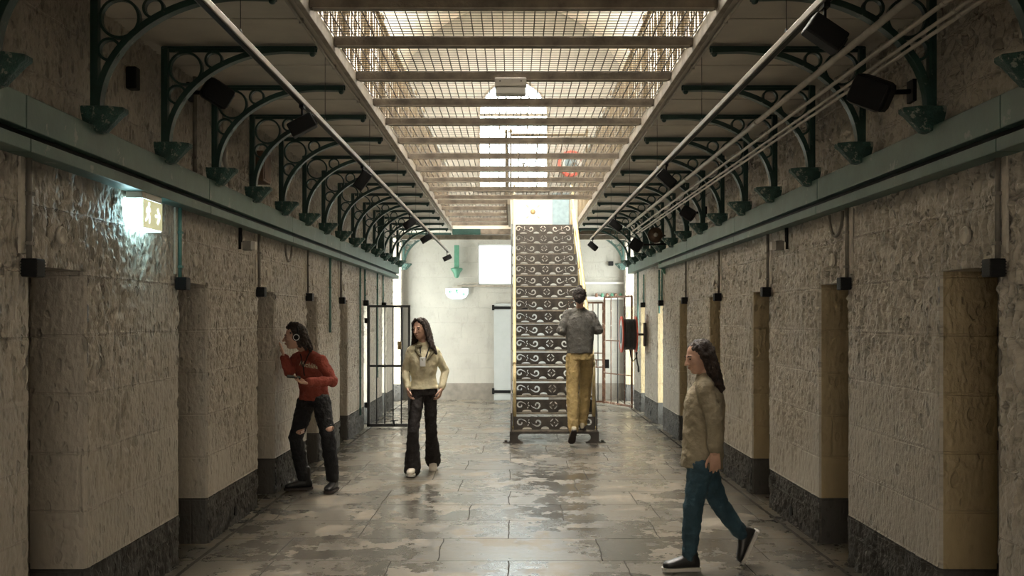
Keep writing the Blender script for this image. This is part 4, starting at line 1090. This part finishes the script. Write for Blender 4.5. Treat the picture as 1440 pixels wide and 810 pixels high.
def head(m, c, R, sc=1.0):
    P = lambda l, f, u: V(c)+R@V((l, f, u))*sc
    E = lambda p, r: m.ell(P(*p), tuple(x*sc for x in r), R, 24, 16)
    E((0, -.012, .030), (.074, .094, .088)); E((0, .022, -.035), (.060, .066, .076)); E((0, .052, -.082), (.032, .032, .026))
    E((0, .045, .0), (.058, .05, .06)); E((0, .073, .028), (.045, .016, .012))
    m.limb([P(0, .088, .014), P(0, .101, -.008), P(0, .110, -.024)], [.008*sc, .010*sc, .012*sc], 10)
    for l in (-1, 1):
        E((l*.012, .097, -.027), (.009, .010, .008)); E((l*.074, -.008, -.008), (.010, .019, .031)); E((l*.036, .064, -.02), (.018, .02, .016))
    E((0, .086, -.050), (.022, .012, .0075)); E((0, .084, -.062), (.020, .012, .0075))
def face_bits(par, c, R, sc, hairmat):
    P = lambda l, f, u: V(c)+R@V((l, f, u))*sc
    for l in (-1, 1):
        MB().ell(P(l*.030, .083, .008), (.011*sc, .006*sc, .0055*sc), R, 12, 8).build('eye', 'eye', par)
        MB().limb([P(l*.016, .092, .026), P(l*.033, .090, .031), P(l*.048, .078, .026)], [.0035*sc, .004*sc, .003*sc], 6).build('eyebrow', hairmat, par)
    MB().limb([P(-.021, .092, -.055), P(0, .099, -.054), P(.021, .092, -.055)], [.003*sc, .0045*sc, .003*sc], 6).build('mouth', 'lips', par)
def shoe(par, ankle, d, up, L=.27, mat='shoe_black', solemat='sole', boot=.0):
    """ankle centre; d toe direction; up = sole normal"""
    d = V(d).normalized(); up = V(up); up = (up-d*up.dot(d)).normalized(); l = up.cross(d).normalized(); a = V(ankle)
    h = .085; m = MB(); P = lambda f, s, u: a+d*f+l*s+up*(u-h)
    rg = []
    for f, w, t in ((-.075, .022, .055), (-.06, .033, .085), (-.02, .036, .10), (.03, .037, .088), (.08, .042, .066), (.13, .046, .052), (.165, .040, .042), (.188, .022, .03)):
        f *= L/.27; rg.append((P(f, 0, t/2+.018), l*w, up*(t/2)))
    m.loft(rg, 18); m.limb([P(-.02, 0, .07), P(-.02, 0, .10+boot)], [.040, .042], 14)
    o = place(remesh(m, .006, 2), 'shoe', mat, par)
    rg = []; pr = [(-.082, .018), (-.07, .034), (-.03, .039), (.03, .038), (.09, .046), (.14, .049), (.175, .040), (.195, .018)]
    poly = [(f*L/.27, w) for f, w in pr]+[(f*L/.27, -w) for f, w in reversed(pr)]
    MB().prism(poly, d, l, a-up*h, up*.022).build('sole', solemat, o)
    return o
def human(name, loc, label, J, cfg):
    """J joints (Vectors): head, neck, shL, shR, elL, elR, wrL, wrR, hipL, hipR, knL, knR, anL, anR ; L/R of the person"""
    par = thing(name, loc, label, 'person', None)
    g = cfg; sc = g.get('sc', 1.0)
    HR = frame(g['face'], g.get('headup', (0, 0, 1)))
    neckb = J['neck']; hc = J['head']; pel = (J['hipL']+J['hipR'])/2; shc = (J['shL']+J['shR'])/2
    upv = (shc-pel).normalized(); lh = (J['hipL']-J['hipR']).normalized(); ls = (J['shL']-J['shR']).normalized()
    def torso(m, e, hw=.165, ww=.135, cw=.165, sw=.15, hd=.115, wd=.10, cd=.12, z0=-.07, z1=1.0):
        rg = []
        for t, w, d in ((-.16, hw*.7, hd*.75), (-.05, hw, hd), (.10, hw*.97, hd), (.32, ww, wd), (.55, (ww+cw)/2, (wd+cd)/2), (.78, cw, cd), (.94, sw*1.0, cd*.85), (1.03, sw*.62, cd*.6), (1.09, sw*.35, cd*.5)):
            if t < z0 or t > z1+.12: continue
            l = (lh*(1-max(0, min(1, t)))+ls*max(0, min(1, t))).normalized(); f = l.cross(upv).normalized(); l = upv.cross(f).normalized()
            bend = g.get('bow', 0)*math.sin(PI*max(0, min(1, t)))
            c = pel+(shc-pel)*t-f*bend
            rg.append((c, l*(w+e), f*(d+e)))
        m.loft(rg, 28)
    tk = g.get('torso', {}); rl = g.get('leg', (.085, .058, .040)); ra = g.get('arm', (.048, .040, .028))
    def seg3(a, b, c): return [a, a*.5+b*.5, b, b*.6+c*.4, c]
    def leg(m, s, e, r, end=1.0, extra=None):
        h, k, a = J['hip'+s], J['kn'+s], J['an'+s]; a2 = k+(a-k)*end
        rr = [r[0]+e, (r[0]*.55+r[1]*.45)+e, r[1]+e, (r[1]*.62+r[2]*.38)+.004+e, r[2]+e]
        m.limb(seg3(h, k, a2), rr, 18)
    def arm(m, s, e, r, end=1.0):
        h, k, a = J['sh'+s], J['el'+s], J['wr'+s]; a2 = k+(a-k)*end
        m.limb(seg3(h, k, a2), [r[0]+e, (r[0]+r[1])/2+e, r[1]+e, (r[1]*.6+r[2]*.4)+e, r[2]+e], 16)
    # body
    b = MB(); torso(b, -.016, **tk)
    for s in 'LR': leg(b, s, -.014, tuple(min(x, y) for x, y in zip(rl, (.085, .062, .045)))); arm(b, s, -.010, tuple(min(x, y) for x, y in zip(ra, (.052, .044, .034))))
    b.limb([shc+(neckb-shc)*.3, neckb, hc+HR@V((0, -.025, -.06))*sc], [.058*sc, .050*sc, .048*sc], 16)
    head(b, hc, HR, sc)
    for s in 'LR':
        hd = g['hand'+s]; hand(b, J['wr'+s], hd[0], hd[1], hd[2], hd[3] if len(hd) > 3 else (.35, .4, .3), sc)
        if g.get('foot', True): b.limb([J['an'+s], J['an'+s]+V(g['foot'+s][0]).normalized()*.10-V(g['foot'+s][1]).normalized()*.05], [.032, .028], 10)
    body = place(remesh(b, .005, 2), 'body', 'skin', par)
    face_bits(par, hc, HR, sc, g['hairmat'])
    # top
    m = MB(); torso(m, .012, **{**tk, 'z0': g.get('hem', .05)})
    for s in 'LR':
        arm(m, s, .004, ra, g.get('sleeve', .96)); sj = J['sh'+s]; m.limb([shc+(neckb-shc)*.45+(sj-shc)*.25, shc+(neckb-shc)*.18+(sj-shc)*.65, sj], [.060, .058, ra[0]+.004], 14)
    m.limb([shc+(neckb-shc)*.2, shc+(neckb-shc)*.8], [.072, .060], 16)
    top = place(remesh(m, .007, 3, g.get('topdisp', (.022, .06))), g['topname'], g['topmat'], par)
    for bz0, bz1, bm_, bn in g.get('bands', ()):
        m = MB(); torso(m, .020, **{**tk, 'z0': bz0, 'z1': bz1-.12}); place(remesh(m, .007, 2, g.get('topdisp', (.022, .06))), bn, bm_, par)
    m = MB(); torso(m, -.002, **{**tk, 'z1': g.get('rise', .16)-.12})
    for s in 'LR':
        if g.get('flare'):
            h, k, a = J['hip'+s], J['kn'+s], J['an'+s]
            m.limb([h, h*.5+k*.5, k, k*.5+a*.5, a+(a-k).normalized()*.03], [rl[0], (rl[0]+rl[1])/2, rl[1], rl[1]+.012, g['flare']], 20)
        else: leg(m, s, .002, rl, g.get('legend', .97))
    tr = place(remesh(m, .007, 3, g.get('legdisp', (.024, .05))), g['legname'], g['legmat'], par)
    for s in 'LR':
        d, up = g['foot'+s]; shoe(par, J['an'+s], d, up, g.get('shoeL', .27), g['shoemat'], g['solemat'], g.get('boot', 0))
    # hair
    m = MB(); P = lambda l, f, u: hc+HR@V((l, f, u))*sc
    m.ell(P(0, -.026, .048), (.084*sc, .094*sc, .082*sc), HR, 24, 14)
    m.ell(P(0, -.05, .0), (.080*sc, .066*sc, .085*sc), HR, 20, 12)
    for pts, rs in g['locks']: m.limb([P(*p) for p in pts], [r*sc for r in rs], 10)
    hm = place(remesh(m, .006, 1, g.get('hairdisp', (.02, .02))), 'hair', g['hairmat'], par)
    return par, body, top, tr, HR

rnd = random.Random(3)
# --- man in red peering round the pier
YM = 9.6
J = dict(head=at(414.5, 474, 9.55), neck=at(429, 492, 9.62), shL=at(452, 508, 9.46), shR=at(417, 504, 9.78), elL=at(467, 536, 9.42), wrL=at(433, 538, 9.22),
         elR=at(407, 522, 9.66), wrR=at(400, 504, 9.64), hipL=at(452, 566, 9.60), hipR=at(431, 566, 9.76), knL=at(461, 613, 9.52), knR=at(416, 616, 9.70), anL=at(469, 676, 9.62), anR=at(428, 678, 9.68))
J['anL'].z = .095; J['anR'].z = .095
locks = []
for i in range(26):
    a = rnd.uniform(-1, 1); l = .07*math.sin(a*1.6); f = -.06-.05*math.cos(a*1.6); z = rnd.uniform(-.02, .06); dz = rnd.uniform(.10, .17)
    locks.append((((l, f, z), (l*1.3+rnd.uniform(-.01, .01), f*1.1, z-dz*.5), (l*1.5+rnd.uniform(-.02, .02), f*1.3-.01, z-dz)), (.022, .020, .010)))
for i in range(10):
    a = -1+2*i/9; locks.append((((a*.05, .055, .10), (a*.06, .02, .125), (a*.07, -.03, .12)), (.016, .022, .02)))
for s_ in (-1, 1): locks.append((((s_*.072, -.005, .05), (s_*.082, -.015, .0), (s_*.08, -.035, -.09)), (.022, .024, .02)))
cfg = dict(face=(-.96, -.26, -.10), headup=(-.15, 0, 1), handL=((-.8, -.45, .12), (0.1, -.2, .95), 1, (.45, .5, .4)), handR=((-.25, .05, .95), (-.95, -.1, -.2), -1, (.05, .1, .1)),
           footL=((-.15, -.95, 0), (0, 0, 1)), footR=((-.93, -.3, 0), (0, 0, 1)), torso=dict(hw=.150, ww=.140, cw=.170, sw=.15, hd=.11, wd=.105, cd=.12), bow=.02, leg=(.090, .066, .060), arm=(.055, .052, .041),
           hem=-.02, rise=.34, topname='sweatshirt', topmat='sweat_red', legname='jeans', legmat='jeans_black', shoemat='shoe_black', solemat='sole', boot=.09, hairmat='hair_dark', locks=locks, legend=.90)
pm, bodyA, topA, trA, HA = human('person', (-1.93, 9.65, 0), 'person in red sweatshirt and ripped black jeans leaning against the left wall', J, cfg)
# print on the chest, lanyard, headphones, phone, knee rips
dg = bpy.context.evaluated_depsgraph_get()
def bvh_of(o):
    off = base_of(o); return BVHTree.FromPolygons([v.co+off for v in o.data.vertices], [tuple(p.vertices) for p in o.data.polygons])
bt = bvh_of(topA); btr = bvh_of(trA)
def project(p, d, tree, lift):
    h = tree.ray_cast(p-d*.6, d, 1.6); return (h[0]-d*lift) if h[0] else p
fw = V((-.30, .95, 0)); fw = V((.20, .98, 0)).normalized()
def cloth_text(txt, size, c, right, up, d, tree, par):
    cu = bpy.data.curves.new('t', 'FONT'); cu.body = txt; cu.size = size; cu.align_x = 'CENTER'; cu.align_y = 'CENTER'; cu.offset = size*.02
    ob = bpy.data.objects.new('t', cu); COL.objects.link(ob); me = bpy.data.meshes.new_from_object(ob.evaluated_get(bpy.context.evaluated_depsgraph_get())); bpy.data.objects.remove(ob, do_unlink=True)
    bm = bmesh.new(); bm.from_mesh(me); bmesh.ops.subdivide_edges(bm, edges=[e for e in bm.edges if e.calc_length() > size*.15], cuts=1); bm.to_mesh(me); bm.free()
    for v in me.vertices: v.co = project(c+right*v.co.x+up*v.co.y, d, tree, .004)
    return place(me, 'chest_print', 'cream', par)
pr = cloth_text('Nachlife', .062, at(423, 515, 9.3), V((.97, -.1, -.17)).normalized(), V((.2, 0, .98)).normalized(), V((.15, .99, 0)).normalized(), bt, topA)
m = MB()
for a, b in (((430, 494), (420, 517)), ((413, 499), (419, 517)), ((420, 517), (422, 530))):
    pts = [project(at(a[0]+(b[0]-a[0])*i/8, a[1]+(b[1]-a[1])*i/8, 9.3), V((0, 1, 0)), bt, .006) for i in range(9)]; m.tube(pts, .006, 6)
m.build('lanyard', 'black', pm)
m = MB(); hc = J['head']; e0 = hc+HA@V((.088, -.008, -.006)); e1 = hc+HA@V((-.088, -.008, -.006))
band = [hc+HA@V((.098*math.cos(a), -.03, .0+.135*math.sin(a))) for a in [PI*i/14 for i in range(15)]]
m.tube(band, .006, 8); m.build('headphone_band', 'black', pm)
for e, sg in ((e0, 1), (e1, -1)):
    ax = HA@V((sg, 0, 0)); MB().lathe(e, [(.034, 0), (.036, .012), (.028, .022)], ax, 20).build('ear_cup', 'black', pm)
    MB().ringband(e+ax*.022, .027, .006, .006, axis=ax, seg=20).build('ear_cup_ring', 'white', pm)
for cx, cy, rx in ((416, 611, .050), (463, 604, .045)):
    m = MB(); vs = []; fs = []; c = at(cx, cy, 9.4); n = 20; K = 4; D = V((0, 1, 0))
    vs.append(project(c, D, btr, .007))
    for k in range(1, K+1):
        for i in range(n):
            a = 2*PI*i/n; rr = k/K*(1+.12*math.sin(3*a)*(k == K)); vs.append(project(c+V((rx*rr*math.cos(a), 0, .024*rr*math.sin(a)+.25*rx*rr*math.cos(a))), D, btr, .007 if k < K else .001))
    for i in range(n):
        j = (i+1) % n; fs.append((0, 1+i, 1+j))
        for k in range(K-1): fs.append((1+k*n+i, 1+(k+1)*n+i, 1+(k+1)*n+j, 1+k*n+j))
    m.add(vs, fs, True); m.build('knee_rip', 'skin', trA)
ph = thing('smartphone', tuple(at(412, 529.5, 9.12)), 'dark phone held in the hand of the person in red', 'phone')
Rp = frame((-.9, -.25, .12), (.12, -.25, .95)); c = at(413, 530, 9.15)
MB().bevbox(c, (.062, .125, .009), .003, Rp).build('phone_body', 'black', ph)
MB().obox(c+Rp@V((0, 0, .0052)), (.054, .115, .001), Rp).build('screen', 'hose', ph)

# --- woman walking towards the camera
Y0 = 10.6
J = dict(head=at(591, 463, 10.6), neck=at(595, 483, 10.63), shL=at(612, 494, 10.66), shR=at(578, 493, 10.62), elL=at(626, 522, 10.72), wrL=at(621, 547, 10.62), elR=at(570, 522, 10.66), wrR=at(573, 546, 10.55),
         hipL=at(605, 552, 10.68), hipR=at(588, 552, 10.62), knL=at(606, 604, 10.72), knR=at(581, 606, 10.50), anL=at(609, 650, 11.0), anR=at(580, 659, 10.58))
J['anR'].z = .10; J['anL'].z = .13
locks = []
for i in range(28):
    a = rnd.uniform(-1, 1); l = .075*math.sin(a*1.7); f = -.03-.07*math.cos(a*1.7); z = rnd.uniform(.0, .05); dz = rnd.uniform(.20, .33); o = rnd.uniform(.8, 2.0)
    locks.append((((l, f, z), (l*1.35, f*1.0, z-dz*.45), (l*(1.4+o*.4)+rnd.uniform(-.02, .02), f*.9+.01, z-dz)), (.024, .024, .012)))
for s_ in (-1, 1):
    locks.append((((s_*.02, .05, .115), (s_*.065, .03, .07), (s_*.085, .01, -.02), (s_*.10, .0, -.12), (s_*.13, .01, -.22)), (.018, .022, .024, .026, .014)))
    locks.append((((s_*.05, .0, .11), (s_*.085, -.02, .02), (s_*.11, -.02, -.14), (s_*.17, -.01, -.26)), (.02, .024, .028, .012)))
cfg = dict(face=(-.45, -.88, -.12), headup=(-.05, 0, 1), handL=((-.25, -.3, -.9), (-.9, .1, 0), -1, (.4, .5, .4)), handR=((.2, -.3, -.9), (.9, .1, 0), 1, (.4, .5, .4)),
           footL=((.05, -.8, -.45), (0, -.45, .9)), footR=((-.05, -1, 0), (0, 0, 1)), torso=dict(hw=.150, ww=.118, cw=.145, sw=.135, hd=.11, wd=.09, cd=.115), leg=(.078, .060, .05), arm=(.046, .040, .032),
           hem=.08, rise=.32, flare=.090, topname='blouse', topmat='blouse', legname='flared_trousers', legmat='flare', shoemat='shoe_white', solemat='sole_white', hairmat='hair_brown', locks=locks, shoeL=.25, sc=.95, sleeve=.9)
pw, bodyB, topB, trB, HB = human('person', (-.95, 10.6, 0), 'person in pale blouse and black flared trousers walking towards the camera', J, cfg)
btb = bvh_of(topB)
m = MB()
for a, b in (((587, 487), (590, 512)), ((601, 488), (594, 512))):
    m.tube([project(at(a[0]+(b[0]-a[0])*i/8, a[1]+(b[1]-a[1])*i/8, 10.3), V((0, 1, 0)), btb, .006) for i in range(9)], .007, 6)
m.build('lanyard', 'black', pw)
c = project(at(592, 510, 10.3), V((0, 1, 0)), btb, .012); MB().bevbox(c, (.06, .008, .10), .003).build('badge', 'white', pw)
m = MB()
for s_ in (-1, 1):
    pts = [project(at(595+s_*x, y, 10.3), V((0, 1, 0)), btb, .008) for x, y in ((6, 487), (12, 489), (13, 494), (8, 500), (3, 508))]; m.limb(pts, [.014, .022, .022, .018, .008], 8)
place(remesh(m, .006, 2), 'open_collar', 'collar', pw)

# --- man climbing the stairs
J = dict(head=at(815, 418, 13.18), neck=at(815.5, 433, 13.22), shL=at(798, 442, 13.22), shR=at(832, 444, 13.24), elL=at(789, 465, 13.15), wrL=at(795, 468, 12.98+.42), elR=at(842, 464, 13.2), wrR=at(838, 466, 13.46),
         hipL=at(806, 503, 13.20), hipR=at(825, 503, 13.22), knL=at(805, 549, 13.12), knR=at(823, 549, 13.38), anL=at(806, 603, 12.98), anR=at(819, 596, 13.42))
cfg = dict(face=(.05, 1, -.12), headup=(0, 0, 1), handL=((.25, .95, .1), (0, 0, -1), 1, (.4, .5, .4)), handR=((-.1, .95, .1), (0, 0, -1), -1, (.4, .5, .4)),
           footL=((-.12, .72, -.68), (0, .68, .72)), footR=((.1, 1, 0), (0, 0, 1)), torso=dict(hw=.160, ww=.165, cw=.185, sw=.165, hd=.125, wd=.125, cd=.13), leg=(.098, .078, .066), arm=(.058, .058, .043),
           hem=-.02, rise=.30, topname='jumper', topmat='sweat_grey', legname='loose_trousers', legmat='khaki', shoemat='shoe_pale', solemat='sole', hairmat='hair_dark', legend=.97,
           locks=[(((.0, -.09, -.02), (.0, -.085, -.07)), (.05, .03)), (((0, .04, .10), (0, 0, .13)), (.03, .035)), (((.06, -.02, .08), (.07, -.04, .02)), (.02, .025)), (((-.06, -.02, .08), (-.07, -.04, .02)), (.02, .025))])
J['anL'] = V((J['anL'].x, 12.95, .225)); J['anR'].z = SZ+.012+.088
human('person', (.85, 13.2, 0), 'person in grey jumper and khaki trousers seen from behind climbing the staircase', J, cfg)

# --- woman crossing at the right
YR = 6.6
J = dict(head=at(983, 503, 6.62), neck=at(991, 527, 6.62), shL=at(991, 547, 6.48), shR=at(993, 546, 6.80), elL=at(1005, 590, 6.42), wrL=at(1005, 636, 6.40), elR=at(990, 590, 6.86), wrR=at(975, 628, 6.84),
         hipL=at(986, 652, 6.54), hipR=at(988, 652, 6.70), knL=at(975, 712, 6.53), knR=at(1012, 710, 6.72), anL=at(969, 778, 6.55), anR=at(1044, 752, 6.75))
J['anL'].z = .10
locks = []
for i in range(24):
    a = rnd.uniform(-1, 1); l = .07*math.sin(a*1.6); f = -.05-.05*math.cos(a*1.6); z = rnd.uniform(.0, .05); dz = rnd.uniform(.16, .30)
    locks.append((((l, f, z), (l*1.2, f*1.05, z-dz*.5), (l*1.2+rnd.uniform(-.02, .02), f*1.1, z-dz)), (.024, .022, .012)))
for s_ in (-1, 1): locks.append((((s_*.06, .02, .08), (s_*.08, .0, .02), (s_*.082, -.02, -.10), (s_*.08, -.03, -.2)), (.02, .024, .026, .014)))
cfg = dict(face=(-.95, -.25, -.22), headup=(-.2, 0, 1), handL=((.05, -.05, -1), (.0, .9, 0), -1, (.35, .4, .3)), handR=((-.2, 0, -1), (0, -.9, 0), 1, (.35, .4, .3)),
           footL=((-1, -.08, 0), (0, 0, 1)), footR=((-.42, 0, -.90), (-.90, 0, .42)), torso=dict(hw=.150, ww=.145, cw=.150, sw=.135, hd=.125, wd=.12, cd=.125), leg=(.085, .060, .046), arm=(.058, .052, .046),
           hem=-.10, rise=.30, bands=((-.10, .0, 'blouse', 'pale_hem'), (.05, .15, 'jacket_band', 'brown_band')), topname='jacket', topmat='jacket', legname='jeans', legmat='jeans_teal', shoemat='shoe_black', solemat='sole_white', hairmat='hair_brown', locks=locks, shoeL=.25, sc=.93, sleeve=.82)
pr_, bodyD, topD, trD, HD = human('person', (1.2, 6.6, 0), 'person in beige jacket and teal jeans striding left beside the right wall', J, cfg)
